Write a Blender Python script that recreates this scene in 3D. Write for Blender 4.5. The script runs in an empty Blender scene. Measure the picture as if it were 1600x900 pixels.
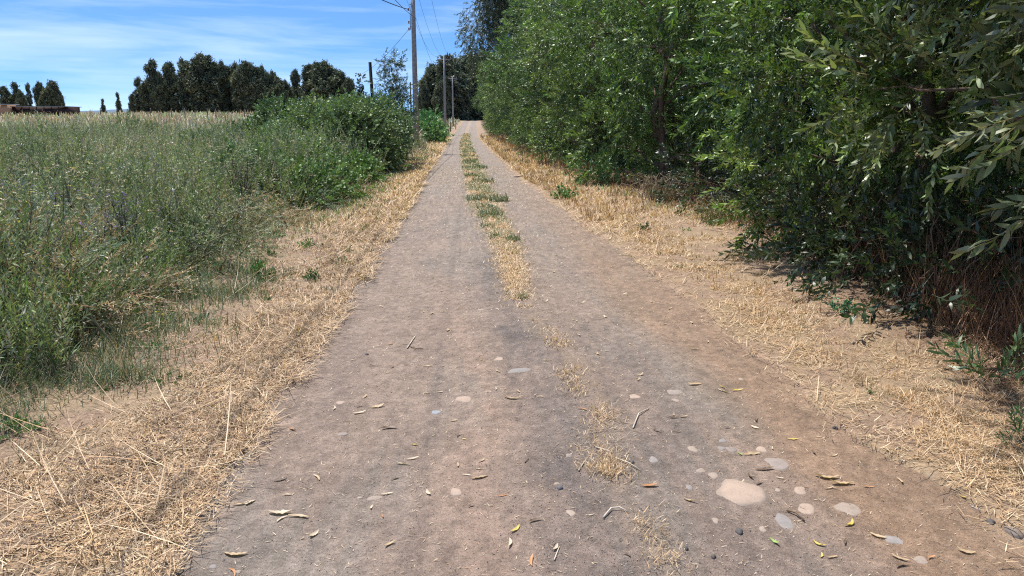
import bpy, math, random
import numpy as np
rs = np.random.RandomState(7)
random.seed(7)
PI = math.pi
scene = bpy.context.scene
COL = scene.collection

# ------------------------------------------------------------------ camera
F_PX = 1200.0
PITCH = math.atan(262 / F_PX)
YAW = math.atan(.07 * math.cos(PITCH))
cd = bpy.data.cameras.new('camera'); cam = bpy.data.objects.new('camera', cd); COL.objects.link(cam)
cam.location = (0, 0, 1.6)
cam.rotation_euler = (PI / 2 - PITCH, 0, -YAW)
cd.sensor_width = 36; cd.lens = 36 * F_PX / 1600
cd.clip_start = .05; cd.clip_end = 9000
scene.camera = cam
# ------------------------------------------------------------------ light
SUN_EL, SUN_AZ = 66, -36           # azimuth from +Y, minus = left of the track
w = bpy.data.worlds.new('World'); scene.world = w; w.use_nodes = True
nt = w.node_tree; nt.nodes.clear()
wo = nt.nodes.new('ShaderNodeOutputWorld'); bg = nt.nodes.new('ShaderNodeBackground')
sky = nt.nodes.new('ShaderNodeTexSky'); sky.sky_type = 'NISHITA'; sky.sun_disc = False
sky.sun_elevation = math.radians(SUN_EL); sky.sun_rotation = math.radians(SUN_AZ)
sky.altitude = 150; sky.air_density = 1.0; sky.dust_density = .25; sky.ozone_density = 3.0
bg.inputs['Strength'].default_value = .125
# thin streaks of cirrus mixed into the sky by direction
tc = nt.nodes.new('ShaderNodeTexCoord')
mp = nt.nodes.new('ShaderNodeMapping'); mp.inputs['Scale'].default_value = (1.6, 1.6, 17); mp.inputs['Rotation'].default_value = (.035, .06, 0)
nz = nt.nodes.new('ShaderNodeTexNoise'); nz.inputs['Scale'].default_value = 1.7; nz.inputs['Detail'].default_value = 7; nz.inputs['Roughness'].default_value = .58; nz.inputs['Distortion'].default_value = .35
cr = nt.nodes.new('ShaderNodeMapRange'); cr.inputs['From Min'].default_value = .38; cr.inputs['From Max'].default_value = .78; cr.inputs['To Max'].default_value = .7
mx = nt.nodes.new('ShaderNodeMix'); mx.data_type = 'RGBA'
mx.inputs['B'].default_value = (5.6, 6.6, 8.0, 1)
hs = nt.nodes.new('ShaderNodeHueSaturation'); hs.inputs['Saturation'].default_value = 1.22; hs.inputs['Value'].default_value = 1.12
L = nt.links.new
mk = nt.nodes.new('ShaderNodeMapping'); mk.inputs['Scale'].default_value = (1, 1, 2.2); mk.inputs['Location'].default_value = (0, 0, .17)
L(tc.outputs['Generated'], mk.inputs[0]); L(mk.outputs[0], sky.inputs['Vector'])
L(tc.outputs['Generated'], mp.inputs[0]); L(mp.outputs[0], nz.inputs['Vector']); L(nz.outputs['Fac'], cr.inputs['Value'])
L(cr.outputs[0], mx.inputs['Factor']); L(sky.outputs[0], hs.inputs['Color']); L(hs.outputs[0], mx.inputs['A']); L(mx.outputs['Result'], bg.inputs['Color']); L(bg.outputs[0], wo.inputs['Surface'])
sd = bpy.data.lights.new('sun', 'SUN'); sd.energy = 5.0; sd.angle = math.radians(.55); sd.color = (1, .955, .89)
so = bpy.data.objects.new('sun', sd); COL.objects.link(so)
so.rotation_euler = (math.radians(90 - SUN_EL), 0, math.radians(180 - SUN_AZ)); so.location = (-20, 30, 60)
scene.view_settings.view_transform = 'Standard'; scene.view_settings.look = 'None'; scene.view_settings.gamma = 1
scene.view_settings.use_curve_mapping = False
scene.view_settings.exposure = .50
scene.render.engine = 'CYCLES'
cy = scene.cycles
cy.max_bounces = 7; cy.diffuse_bounces = 3; cy.glossy_bounces = 2; cy.transmission_bounces = 4; cy.transparent_max_bounces = 4
cy.use_denoising = False; cy.pixel_filter_type = 'BLACKMAN_HARRIS'; cy.filter_width = 1.15
scene.render.film_transparent = False

# ------------------------------------------------------------------ helpers
def tag(o, label=None, cat=None, group=None, kind=None):
    if label: o['label'] = label
    if cat: o['category'] = cat
    if group: o['group'] = group
    if kind: o['kind'] = kind
    return o

def empty(name, loc, rz=0.0, label=None, cat=None, group=None):
    o = bpy.data.objects.new(name, None); COL.objects.link(o)
    o.location = loc; o.rotation_euler = (0, 0, rz); o.empty_display_size = .2
    return tag(o, label, cat, group)

def hash01(xi, yi, seed):
    h = (xi.astype(np.int64) * 374761393 + yi.astype(np.int64) * 668265263 + seed * 982451653) & 0xFFFFFFFF
    h = ((h ^ (h >> 13)) * 1274126177) & 0xFFFFFFFF
    h = h ^ (h >> 16)
    return (h & 0xFFFF) / 65535.0

def vnoise(x, y, seed=0):
    x = np.asarray(x, float); y = np.asarray(y, float)
    xi = np.floor(x); yi = np.floor(y); fx = x - xi; fy = y - yi
    fx = fx * fx * (3 - 2 * fx); fy = fy * fy * (3 - 2 * fy)
    a = hash01(xi, yi, seed); b = hash01(xi + 1, yi, seed); c = hash01(xi, yi + 1, seed); d = hash01(xi + 1, yi + 1, seed)
    return (a * (1 - fx) + b * fx) * (1 - fy) + (c * (1 - fx) + d * fx) * fy

def fbm(x, y, seed=0, octv=4):
    s = 0; a = .5; t = 0
    for k in range(octv):
        s = s + a * vnoise(x * 2 ** k, y * 2 ** k, seed + k * 17); t += a; a *= .5
    return s / t

def ss(t):
    t = np.clip(t, 0, 1); return t * t * (3 - 2 * t)

def make_mesh(name, parts, mats, parent=None, smooth=False):
    """parts: list of (V, T, C) triangle soups with per-vertex colour -> ONE mesh object"""
    V = np.concatenate([p[0] for p in parts]).astype(np.float32)
    offs = np.cumsum([0] + [len(p[0]) for p in parts[:-1]])
    T = np.concatenate([p[1] + o for p, o in zip(parts, offs)]).astype(np.int32)
    C = np.concatenate([np.broadcast_to(np.asarray(p[2], float), (len(p[0]), 3)) for p in parts])
    me = bpy.data.meshes.new(name)
    me.vertices.add(len(V)); me.vertices.foreach_set('co', V.ravel())
    me.loops.add(T.size); me.loops.foreach_set('vertex_index', T.ravel())
    me.polygons.add(len(T)); me.polygons.foreach_set('loop_start', np.arange(0, T.size, T.shape[1], dtype=np.int32))
    me.update(calc_edges=True)
    ca = me.attributes.new('col', 'FLOAT_COLOR', 'POINT')
    ca.data.foreach_set('color', np.concatenate([C, np.ones((len(C), 1))], 1).astype(np.float32).ravel())
    if smooth: me.polygons.foreach_set('use_smooth', np.ones(len(T), bool))
    me.materials.append(mats)
    o = bpy.data.objects.new(name, me); COL.objects.link(o)
    if parent is not None: o.parent = parent
    return o

def rots(d, roll):
    """rotation matrices (N,3,3) whose first column is d, rolled"""
    d = d / np.maximum(np.linalg.norm(d, axis=1, keepdims=True), 1e-9)
    up = np.where(np.abs(d[:, 2:3]) > .93, np.array([[1., 0, 0]]), np.array([[0, 0, 1.]]))
    y = np.cross(up, d); y /= np.linalg.norm(y, axis=1, keepdims=True)
    z = np.cross(d, y)
    c, s = np.cos(roll)[:, None], np.sin(roll)[:, None]
    return np.stack([d, y * c + z * s, -y * s + z * c], axis=2)

def scatter(tm, pos, d, roll, scale, col):
    """copies a template (V,T,shade) to N places, merged"""
    V, T, S = tm
    R = rots(d, roll)
    P = np.einsum('nij,kj->nki', R, V) * np.asarray(scale).reshape(-1, 1, 1) + pos[:, None, :]
    n, k = len(pos), len(V)
    TT = (T[None] + (np.arange(n) * k)[:, None, None]).reshape(-1, 3)
    C = np.clip(col[:, None, :] * S[None], 0, .95).reshape(-1, 3)
    return P.reshape(-1, 3), TT, C

def blades(pos, ln, wd, az, lean, curl, col, tipcol=None):
    n = len(pos); ts = np.array([0, .34, .68, 1.0])
    pts = [pos]; p = pos.copy()
    for i in range(3):
        a = lean + curl * (ts[i] + .17); dl = (ln * (ts[i + 1] - ts[i]))
        p = p + np.stack([np.cos(az) * np.sin(a), np.sin(az) * np.sin(a), np.cos(a)], 1) * dl[:, None]
        pts.append(p)
    wv = np.stack([-np.sin(az), np.cos(az), np.zeros(n)], 1) * (wd / 2)[:, None]
    V = np.stack([pts[0] - wv * .7, pts[0] + wv * .7, pts[1] - wv, pts[1] + wv, pts[2] - wv * .75, pts[2] + wv * .75, pts[3]], 1)
    T0 = np.array([[0, 1, 3], [0, 3, 2], [2, 3, 5], [2, 5, 4], [4, 5, 6]])
    T = (T0[None] + (np.arange(n) * 7)[:, None, None]).reshape(-1, 3)
    if tipcol is None: tipcol = col
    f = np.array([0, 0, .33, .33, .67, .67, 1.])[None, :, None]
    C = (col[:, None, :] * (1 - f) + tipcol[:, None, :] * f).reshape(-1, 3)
    return V.reshape(-1, 3), T, C

def tube(pts, rad, sides=6, col=(.2, .2, .2), cap=True):
    pts = np.asarray(pts, float); rad = np.asarray(rad, float); n = len(pts)
    tg = np.gradient(pts, axis=0); tg /= np.maximum(np.linalg.norm(tg, axis=1, keepdims=True), 1e-9)
    ref = np.array([0, 0, 1.]) if abs(tg[0][2]) < .9 else np.array([1., 0, 0])
    V = []
    u = np.cross(tg[0], ref); u /= np.linalg.norm(u)
    for i in range(n):
        u = u - tg[i] * np.dot(u, tg[i]); u /= np.linalg.norm(u); v = np.cross(tg[i], u)
        for k in range(sides):
            a = 2 * PI * k / sides
            V.append(pts[i] + (u * math.cos(a) + v * math.sin(a)) * rad[i])
    T = []
    for i in range(n - 1):
        for k in range(sides):
            a, b = i * sides + k, i * sides + (k + 1) % sides
            T += [(a, b, b + sides), (a, b + sides, a + sides)]
    if cap:
        V.append(pts[-1]); V.append(pts[0])
        for k in range(sides):
            T.append(((n - 1) * sides + k, (n - 1) * sides + (k + 1) % sides, n * sides))
            T.append(((k + 1) % sides, k, n * sides + 1))
    V = np.array(V)
    return V, np.array(T), np.broadcast_to(np.array(col, float), (len(V), 3))

def boxp(c, s, col=(.5, .5, .5), bev=0.0):
    c = np.array(c, float); s = np.array(s, float) / 2
    V = np.array([[x, y, z] for x in (-1, 1) for y in (-1, 1) for z in (-1, 1)]) * s + c
    Q = [(0, 1, 3, 2), (4, 6, 7, 5), (0, 4, 5, 1), (2, 3, 7, 6), (0, 2, 6, 4), (1, 5, 7, 3)]
    T = []
    for a, b, c_, d in Q: T += [(a, b, c_), (a, c_, d)]
    return V, np.array(T), np.broadcast_to(np.array(col, float), (8, 3))

# ------------------------------------------------------------------ materials
def mat_leafy(name, rough=.42, trans=.35, spec=.5, tm=(1.35, 1.6, .6), noise=0.0):
    m = bpy.data.materials.new(name); m.use_nodes = True; t = m.node_tree; t.nodes.clear(); K = t.links.new
    out = t.nodes.new('ShaderNodeOutputMaterial'); p = t.nodes.new('ShaderNodeBsdfPrincipled'); at = t.nodes.new('ShaderNodeAttribute'); at.attribute_name = 'col'
    src = at.outputs['Color']
    if noise:
        n = t.nodes.new('ShaderNodeTexNoise'); n.inputs['Scale'].default_value = noise; n.inputs['Detail'].default_value = 3
        g = t.nodes.new('ShaderNodeNewGeometry'); K(g.outputs['Position'], n.inputs['Vector'])
        mr = t.nodes.new('ShaderNodeMapRange'); mr.inputs['From Min'].default_value = .3; mr.inputs['From Max'].default_value = .7; mr.inputs['To Min'].default_value = .65; mr.inputs['To Max'].default_value = 1.3
        K(n.outputs['Fac'], mr.inputs[0])
        mu = t.nodes.new('ShaderNodeMix'); mu.data_type = 'RGBA'; mu.blend_type = 'MULTIPLY'; mu.inputs['Factor'].default_value = 1
        K(src, mu.inputs['A']); K(mr.outputs[0], mu.inputs['B']); src = mu.outputs['Result']
    K(src, p.inputs['Base Color']); p.inputs['Roughness'].default_value = rough; p.inputs['Specular IOR Level'].default_value = spec
    if trans > 0:
        tr = t.nodes.new('ShaderNodeBsdfTranslucent'); h = t.nodes.new('ShaderNodeMix'); h.data_type = 'RGBA'; h.blend_type = 'MULTIPLY'; h.inputs['Factor'].default_value = 1
        h.inputs['B'].default_value = (*tm, 1)
        K(src, h.inputs['A']); K(h.outputs['Result'], tr.inputs['Color'])
        ms = t.nodes.new('ShaderNodeMixShader'); ms.inputs['Fac'].default_value = trans
        K(p.outputs[0], ms.inputs[1]); K(tr.outputs[0], ms.inputs[2]); K(ms.outputs[0], out.inputs['Surface'])
    else: K(p.outputs[0], out.inputs['Surface'])
    return m
M_LEAF = mat_leafy('willowy_leaf', .42, .18, .46)
M_BROAD = mat_leafy('bramble_leaf', .48, .16, .36)
M_FAR = mat_leafy('far_foliage', .6, .12, .3)
M_GRASS = mat_leafy('meadow_blade', .5, .28, .4, tm=(1.2, 1.3, .85))
M_STRAW = mat_leafy('dry_straw', .6, .12, .3)
M_DRYLEAF = mat_leafy('dead_leaf', .5, .15, .4)
M_BARK = mat_leafy('bark', .85, 0, .2, noise=14)
M_PLAIN = mat_leafy('plain_weathered', .7, 0, .3, noise=9)
M_PETAL = mat_leafy('petal', .6, .3, .2)

def nodes_ground(name, fine, bump, rough=.95, stones=False):
    m = bpy.data.materials.new(name); m.use_nodes = True; t = m.node_tree; t.nodes.clear(); K = t.links.new
    out = t.nodes.new('ShaderNodeOutputMaterial'); p = t.nodes.new('ShaderNodeBsdfPrincipled'); K(p.outputs[0], out.inputs['Surface'])
    at = t.nodes.new('ShaderNodeAttribute'); at.attribute_name = 'col'
    g = t.nodes.new('ShaderNodeNewGeometry')
    src = at.outputs['Color']; hsum = None
    for sc, lo, hi, vor in fine:
        if vor:
            n = t.nodes.new('ShaderNodeTexVoronoi'); n.inputs['Scale'].default_value = sc; o = n.outputs['Distance']
            fm, fx = .0, .75
        else:
            n = t.nodes.new('ShaderNodeTexNoise'); n.inputs['Scale'].default_value = sc; n.inputs['Detail'].default_value = 5; n.inputs['Roughness'].default_value = .65; o = n.outputs['Fac']
            fm, fx = .28, .72
        K(g.outputs['Position'], n.inputs['Vector'])
        mr = t.nodes.new('ShaderNodeMapRange'); mr.inputs['From Min'].default_value = fm; mr.inputs['From Max'].default_value = fx; mr.inputs['To Min'].default_value = lo; mr.inputs['To Max'].default_value = hi
        K(o, mr.inputs[0])
        mu = t.nodes.new('ShaderNodeMix'); mu.data_type = 'RGBA'; mu.blend_type = 'MULTIPLY'; mu.inputs['Factor'].default_value = 1
        K(src, mu.inputs['A']); K(mr.outputs[0], mu.inputs['B']); src = mu.outputs['Result']
        if hsum is None: hsum = o
        else:
            ad = t.nodes.new('ShaderNodeMath'); ad.operation = 'ADD'; K(hsum, ad.inputs[0]); K(o, ad.inputs[1]); hsum = ad.outputs[0]
    if stones:  # pale grit and dark crumbs scattered in the surface
        for sc, thr, colr in ((95, .17, (.44, .39, .34, 1)), (150, .17, (.5, .44, .39, 1)), (120, .15, (.05, .045, .045, 1)), (60, .13, (.16, .13, .115, 1))):
            n = t.nodes.new('ShaderNodeTexVoronoi'); n.inputs['Scale'].default_value = sc
            mpn = t.nodes.new('ShaderNodeMapping'); mpn.inputs['Location'].default_value = (sc, sc * .37, 0); K(g.outputs['Position'], mpn.inputs[0]); K(mpn.outputs[0], n.inputs['Vector'])
            cmp_ = t.nodes.new('ShaderNodeMath'); cmp_.operation = 'LESS_THAN'; cmp_.inputs[1].default_value = thr; K(n.outputs['Distance'], cmp_.inputs[0])
            sp = t.nodes.new('ShaderNodeSeparateColor'); K(n.outputs['Color'], sp.inputs[0])
            c2 = t.nodes.new('ShaderNodeMath'); c2.operation = 'LESS_THAN'; c2.inputs[1].default_value = .5; K(sp.outputs[0], c2.inputs[0])
            c3 = t.nodes.new('ShaderNodeMath'); c3.operation = 'MULTIPLY'; K(cmp_.outputs[0], c3.inputs[0]); K(c2.outputs[0], c3.inputs[1])
            mu = t.nodes.new('ShaderNodeMix'); mu.data_type = 'RGBA'; K(c3.outputs[0], mu.inputs['Factor']); K(src, mu.inputs['A']); mu.inputs['B'].default_value = colr; src = mu.outputs['Result']
            ad = t.nodes.new('ShaderNodeMath'); ad.operation = 'ADD'; K(hsum, ad.inputs[0]); K(c3.outputs[0], ad.inputs[1]); hsum = ad.outputs[0]
    K(src, p.inputs['Base Color']); p.inputs['Roughness'].default_value = rough; p.inputs['Specular IOR Level'].default_value = .25
    b = t.nodes.new('ShaderNodeBump'); b.inputs['Strength'].default_value = 1; b.inputs['Distance'].default_value = bump
    K(hsum, b.inputs['Height']); K(b.outputs[0], p.inputs['Normal'])
    return m
M_GROUND = nodes_ground('dry_earth', [(3.0, .8, 1.2, 0), (26, .75, 1.25, 0), (110, .6, 1.35, 0)], .012)
M_ROAD = nodes_ground('packed_dirt', [(2.2, .86, 1.14, 0), (17, .84, 1.15, 0), (75, .68, 1.32, 0), (240, .6, 1.4, 0)], .007, stones=True)
M_STONE = nodes_ground('river_stone', [(14, .86, 1.12, 0), (120, .85, 1.12, 0)], .002, rough=.8)

# ------------------------------------------------------------------ terrain
def zt(x, y):
    x = np.asarray(x, float); y = np.asarray(y, float)
    z = 1.5 * ss((y - 75) / 130) + 1.3 * ss((-x - 4) / 45) * ss((y - 35) / 130)
    return z + .10 * (fbm(x * .11, y * .11, 5, 2) - .5) * ss((np.abs(x - .5) - 2.5) / 4)
def drift(y): return np.interp(y, [0, 45, 60, 80, 105, 130, 177, 240], [0, 0, .08, .3, .75, 1.25, 2.3, 4.5])
def xl(y): return -1.0 + np.interp(y, [0, 5, 9, 20, 40], [-.15, -.07, .01, .03, .1]) + drift(y) + .07 * (fbm(y * 1.3, y * 0 + 3, 2, 4) - .5)
def xr(y): return np.interp(y, [0, 2.5, 4, 6.5, 9, 12, 16, 22, 32, 200], [2.15, 2.12, 2.0, 2.06, 2.03, 1.9, 1.82, 1.66, 1.7, 1.75]) + drift(y) + .16 * (fbm(y * 1.1, y * 0 + 9, 4, 4) - .5)
def sc_c(y): return np.interp(y, [0, 2.5, 3.3, 4, 4.8, 5.4, 6.5, 9.6, 12, 15, 32, 200], [.8, .72, .66, .78, .76, .7, .53, .6, .56, .5, .46, .45]) + drift(y)
def sc_w(y): return np.interp(y, [0, 3, 5.5, 6.5, 9, 12, 15, 18, 32, 200], [.08, .10, .11, .14, .24, .26, .38, .38, .38, .34])
def xm(y): return np.interp(y, [0, 4, 5.5, 7.8, 9.6, 14, 16, 24, 32, 60], [-2.9, -2.75, -2.85, -3.05, -3.0, -2.6, -2.4, -2.2, -2.0, -1.9]) + drift(y)      # where the tall meadow begins
def xh(y): return np.interp(y, [0, 3, 4, 6, 8, 10, 17, 20, 27, 60, 200], [2.7, 2.8, 3.1, 3.4, 3.9, 4.1, 3.9, 3.1, 2.8, 2.75, 2.6]) + drift(y)      # where the hedge begins

def pix(px, py, Y=None, z=0.0):
    """a pixel of the 1600x900 photo to a world point, on the ground or at distance Y"""
    Fv = np.array([math.sin(YAW) * math.cos(PITCH), math.cos(YAW) * math.cos(PITCH), -math.sin(PITCH)]); R = np.array([math.cos(YAW), -math.sin(YAW), 0]); U = np.cross(R, Fv)
    d = Fv + (px - 800) / F_PX * R + (450 - py) / F_PX * U
    t = Y / d[1] if Y is not None else (z - 1.6) / d[2]
    return np.array([0, 0, 1.6]) + d * t

def road_z(x, y):
    """height of the track surface above the terrain"""
    c = sc_c(y)
    r = -.022 * np.exp(-((x - (c - 1.0)) / .45) ** 2) - .022 * np.exp(-((x - (c + .75)) / .4) ** 2) + .012 * np.exp(-((x - c) / .3) ** 2)
    return r + .014 * (fbm(x * 1.6, y * 1.1, 31, 3) - .5) + .011 * (fbm(x * 12, y * 8, 33, 3) - .5)

def grid_mesh(name, X, Y, Z, C, mat, parent=None):
    ny, nx = X.shape
    V = np.stack([X, Y, Z], 2).reshape(-1, 3)
    idx = np.arange(ny * nx).reshape(ny, nx)
    Q = np.stack([idx[:-1, :-1], idx[:-1, 1:], idx[1:, 1:], idx[1:, :-1]], 2).reshape(-1, 4)
    return make_mesh(name, [(V, Q, C.reshape(-1, 3))], mat, parent, smooth=True)

def lerp(a, b, t): return a * (1 - t)[..., None] + b * t[..., None]
STRAW = np.array([.46, .33, .21]); SOIL = np.array([.22, .15, .105]); GREENG = np.array([.12, .13, .06])
# ground sheet
ys = np.concatenate([np.arange(-12, 1, .5), np.arange(1, 12, .07), 12 * (1.02 ** np.arange(0, 160)), np.array([320, 380, 460, 600, 900, 1500, 3000, 6000])])
xs = np.concatenate([-np.array([6000, 3000, 1500, 800, 500, 350, 260, 200, 160, 130, 105, 85, 70, 58, 48, 40, 34, 29, 25, 21, 18, 15.5, 13.5, 12]), np.arange(-11, -4, .4), np.arange(-4, -1.4, .12), np.arange(-1.4, -.6, .03), np.arange(-.6, 1.4, .2), np.arange(1.4, 2.6, .04), np.arange(2.6, 5, .12), np.arange(5, 12, .5), np.array([13, 15, 18, 22, 28, 36, 48, 65, 90, 130, 200, 320, 500, 900, 2000, 6000])])
X0, Y0 = np.meshgrid(xs, ys)
X = X0 + drift(Y0) * np.exp(-((X0 - .5) / 30) ** 2)
eL = X - xl(Y0); eR = xr(Y0) - X
ins = np.minimum(eL, eR)                                   # >0 on the track
nzv = fbm(X * 7, Y0 * 7, 11, 3) - .5
Z = zt(X, Y0) + np.where(np.abs(X - .5) < 12, .03 * nzv, .05 * nzv) + .022 - .085 * ss((ins + .05) / .10)
Z += .05 * ss((-eL - .15) / 1.2) * (fbm(X * 1.5, Y0 * 1.5, 12, 3)) + .05 * ss((-eR - .3) / 1.2) * (fbm(X * 1.5, Y0 * 1.5, 13, 3))
gA = fbm(X * .9, Y0 * .7, 21, 4); gB = fbm(X * 4, Y0 * 4, 22, 3)
Cg = lerp(np.broadcast_to(STRAW * .66, X.shape + (3,)), SOIL * 1.3, ss((gB - .38) / .25) * .9)  # straw base lowered: shade beneath the litter put into the colour
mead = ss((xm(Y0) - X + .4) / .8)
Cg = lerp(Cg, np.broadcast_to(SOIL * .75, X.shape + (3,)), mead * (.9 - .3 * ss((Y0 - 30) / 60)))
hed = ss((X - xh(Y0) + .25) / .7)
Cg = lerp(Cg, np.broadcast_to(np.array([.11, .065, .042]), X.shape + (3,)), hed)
Cg = lerp(Cg, np.broadcast_to(np.array([.34, .27, .16]), X.shape + (3,)), ss((Y0 - 60) / 100) * mead)
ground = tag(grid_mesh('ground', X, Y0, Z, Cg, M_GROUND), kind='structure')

# the track
yr = np.concatenate([np.arange(-10, 1.6, .25), np.arange(1.6, 9, .03), 9 * (1.012 ** np.arange(0, 262))])
ur = np.linspace(0, 1, 150)
U0, Yr = np.meshgrid(ur, yr)
a, b = xl(Yr) - .13, xr(Yr) + .16
Xr = a + (b - a) * U0
Zr = zt(Xr, Yr) + road_z(Xr, Yr)
GREY = np.array([.245, .20, .165]); PINK = np.array([.295, .205, .155]); DARK = np.array([.115, .10, .096]); RED = np.array([.28, .175, .105])
c = sc_c(Yr); dx = Xr - c
n1 = fbm(Xr * 1.4, Yr * .45, 41, 4); n2 = fbm(Xr * 6, Yr * 3, 42, 4); n3 = fbm(Xr * 22, Yr * 1.2, 43, 3)
Cr = lerp(np.broadcast_to(GREY, Xr.shape + (3,)), PINK, ss((n1 * .7 + n3 * .3 - .38) / .22) * .75 * np.exp(-Yr / 16))
Cr = lerp(Cr, np.broadcast_to(PINK * 1.02, Cr.shape), .75 * np.exp(-((dx + .62) / .17) ** 2) * ss((n2 - .25) / .3) * np.exp(-((Yr - 3.5) / 3.2) ** 2))
Cr = lerp(Cr, np.broadcast_to(RED, Cr.shape), .95 * ss((dx - .62 - .25 * (n1 - .5)) / .4) * np.exp(-Yr / 11))
dk = np.exp(-((dx + .20 + .2 * (n2 - .5)) / .20) ** 2) * ss((10 - Yr) / 4 + .35) + .55 * np.exp(-((dx + 1.52) / .10) ** 2) * ss((Yr - 3) / 2) * np.exp(-Yr / 22) + .6 * np.exp(-((dx - .32) / .25) ** 2) * ss((7 - Yr) / 2)  # narrow left-edge band paints the verge step's shadow into the colour
Cr = lerp(Cr, np.broadcast_to(DARK, Cr.shape), np.clip(dk * (.30 + 1.0 * (n2 - .35)), 0, .85))
n4 = fbm(Xr * 34, Yr * 26, 44, 3); n5 = fbm(Xr * 5, Yr * 9, 45, 4)
Cr = Cr * ((.85 + .18 * n3) * (.62 + .76 * n4) * (.93 + .14 * n5))[..., None]
st = ss((sc_w(Yr) - np.abs(dx) + .25 * (n2 - .5)) / .12)
Cr = lerp(Cr, np.broadcast_to(STRAW * .72, Cr.shape), st * (.25 + .5 * ss((Yr - 5) / 6)) * ss((n2 * .5 + n5 * .5 - .32) / .2))
Cr = lerp(Cr, np.broadcast_to(STRAW * .7, Cr.shape), .6 * ss((Xr - xr(Yr) + .04 + .6 * (n2 - .5)) / .2))
road = tag(grid_mesh('dirt_track', Xr, Yr, Zr, Cr, M_ROAD), kind='structure')

# low hills at the horizon, the air's blue haze put into their colour
hx = np.linspace(-2600, 400, 80); hy = np.linspace(3200, 3900, 6)
HX, HY = np.meshgrid(hx, hy)
HZ = (20 + 55 * fbm(HX * .003, HY * .003, 3, 4)) * np.sin(np.linspace(0, PI, 6))[:, None] + 1
hills = tag(grid_mesh('hills', HX, HY, HZ, np.broadcast_to(np.array([.06, .11, .16]), HX.shape + (3,)), M_FAR), kind='structure')

# ------------------------------------------------------------------ templates
def leaf_tmpl(w=.2, fold=.35, droop=.18):
    """a lance leaf along +x, length 1: 6 verts, 4 triangles with a fold and a droop"""
    V = np.array([[0, 0, 0], [.32, w / 2, fold * w / 2], [.32, -w / 2, fold * w / 2], [.68, w * .42, fold * w * .4 - droop * .4], [.68, -w * .42, fold * w * .4 - droop * .4], [1, 0, -droop]])
    T = np.array([[0, 2, 1], [1, 2, 4], [1, 4, 3], [3, 4, 5]])
    return V, T

def spray_tmpl(seed, n=14, llen=.26, lw=.2, spread=.75, twig=.006, fan=False):
    """a leafy twig along +x, length 1"""
    r = np.random.RandomState(seed); Vs, Ts, Ss = [], [], []; k = 0
    pts = np.array([[0, 0, 0], [.35, .03, .02], [.7, .02, -.02], [.97, 0, -.08]])
    tv, tt, _ = tube(pts, [twig, twig * .8, twig * .6, twig * .2], 3, cap=False)
    Vs.append(tv); Ts.append(tt); Ss.append(np.tile([1.6, 1.0, .8], (len(tv), 1))); k += len(tv)
    for i in range(n):
        t = .10 + .9 * i / (n - 1)
        base = np.array([np.interp(t, [0, .35, .7, 1], pts[:, j]) for j in range(3)])
        ang = spread * (1 - .45 * t) * r.uniform(.7, 1.25); az = i * 2.4 + r.uniform(-.5, .5)
        d = np.array([math.cos(ang), math.sin(ang) * math.cos(az), math.sin(ang) * math.sin(az)])
        V, T = leaf_tmpl(lw * r.uniform(.8, 1.2), r.uniform(.1, .6), r.uniform(.05, .35))
        R = rots(d[None], np.array([r.uniform(0, 2 * PI)]))[0]
        Vs.append(V @ R.T * llen * r.uniform(.7, 1.2) * (1 - .3 * (t > .9)) + base); Ts.append(T + k); k += 6
        s = r.uniform(.75, 1.25); Ss.append(np.tile([s * r.uniform(.9, 1.15), s, s * r.uniform(.8, 1.1)], (6, 1)))
    return np.concatenate(Vs), np.concatenate(Ts), np.concatenate(Ss)

def flake_tmpl(seed, n=9):
    """a loose tuft of small leaf flakes for trees far away, radius 1"""
    r = np.random.RandomState(seed); Vs, Ts, Ss = [], [], []
    for i in range(n):
        c = r.normal(size=3) * .5; d = r.normal(size=3)[None]; R = rots(d, np.array([r.uniform(0, 6)]))[0]
        q = np.array([[-.45, 0, 0], [0, .2, .05], [0, -.2, .05], [.45, 0, 0]]) * r.uniform(.6, 1.3)
        Vs.append(q @ R.T + c); Ts.append(np.array([[0, 2, 1], [1, 2, 3]]) + 4 * i); s = r.uniform(.7, 1.3); Ss.append(np.tile([s, s, s], (4, 1)))
    return np.concatenate(Vs), np.concatenate(Ts), np.concatenate(Ss)

SPRAY_NEAR = [spray_tmpl(s, 24, .195, .27, .95, .006) for s in range(5)]
SPRAY_MID = [spray_tmpl(20 + s, 17, .24, .28, .95, .006) for s in range(4)]
SPRAY_BR = [spray_tmpl(40 + s, 11, .26, .62, 1.1, .008) for s in range(4)]
FLAKES = [flake_tmpl(s) for s in range(4)]

def multi_scatter(tms, pos, d, scale, col, r):
    k = r.randint(0, len(tms), len(pos)); out = []
    for i, t in enumerate(tms):
        m = k == i
        if m.any(): out.append(scatter(t, pos[m], d[m], r.uniform(0, 2 * PI, m.sum()), scale[m], col[m]))
    return out

def sphere_dirs(n, r):
    v = r.normal(size=(n, 3)); return v / np.linalg.norm(v, axis=1, keepdims=True)

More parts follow.
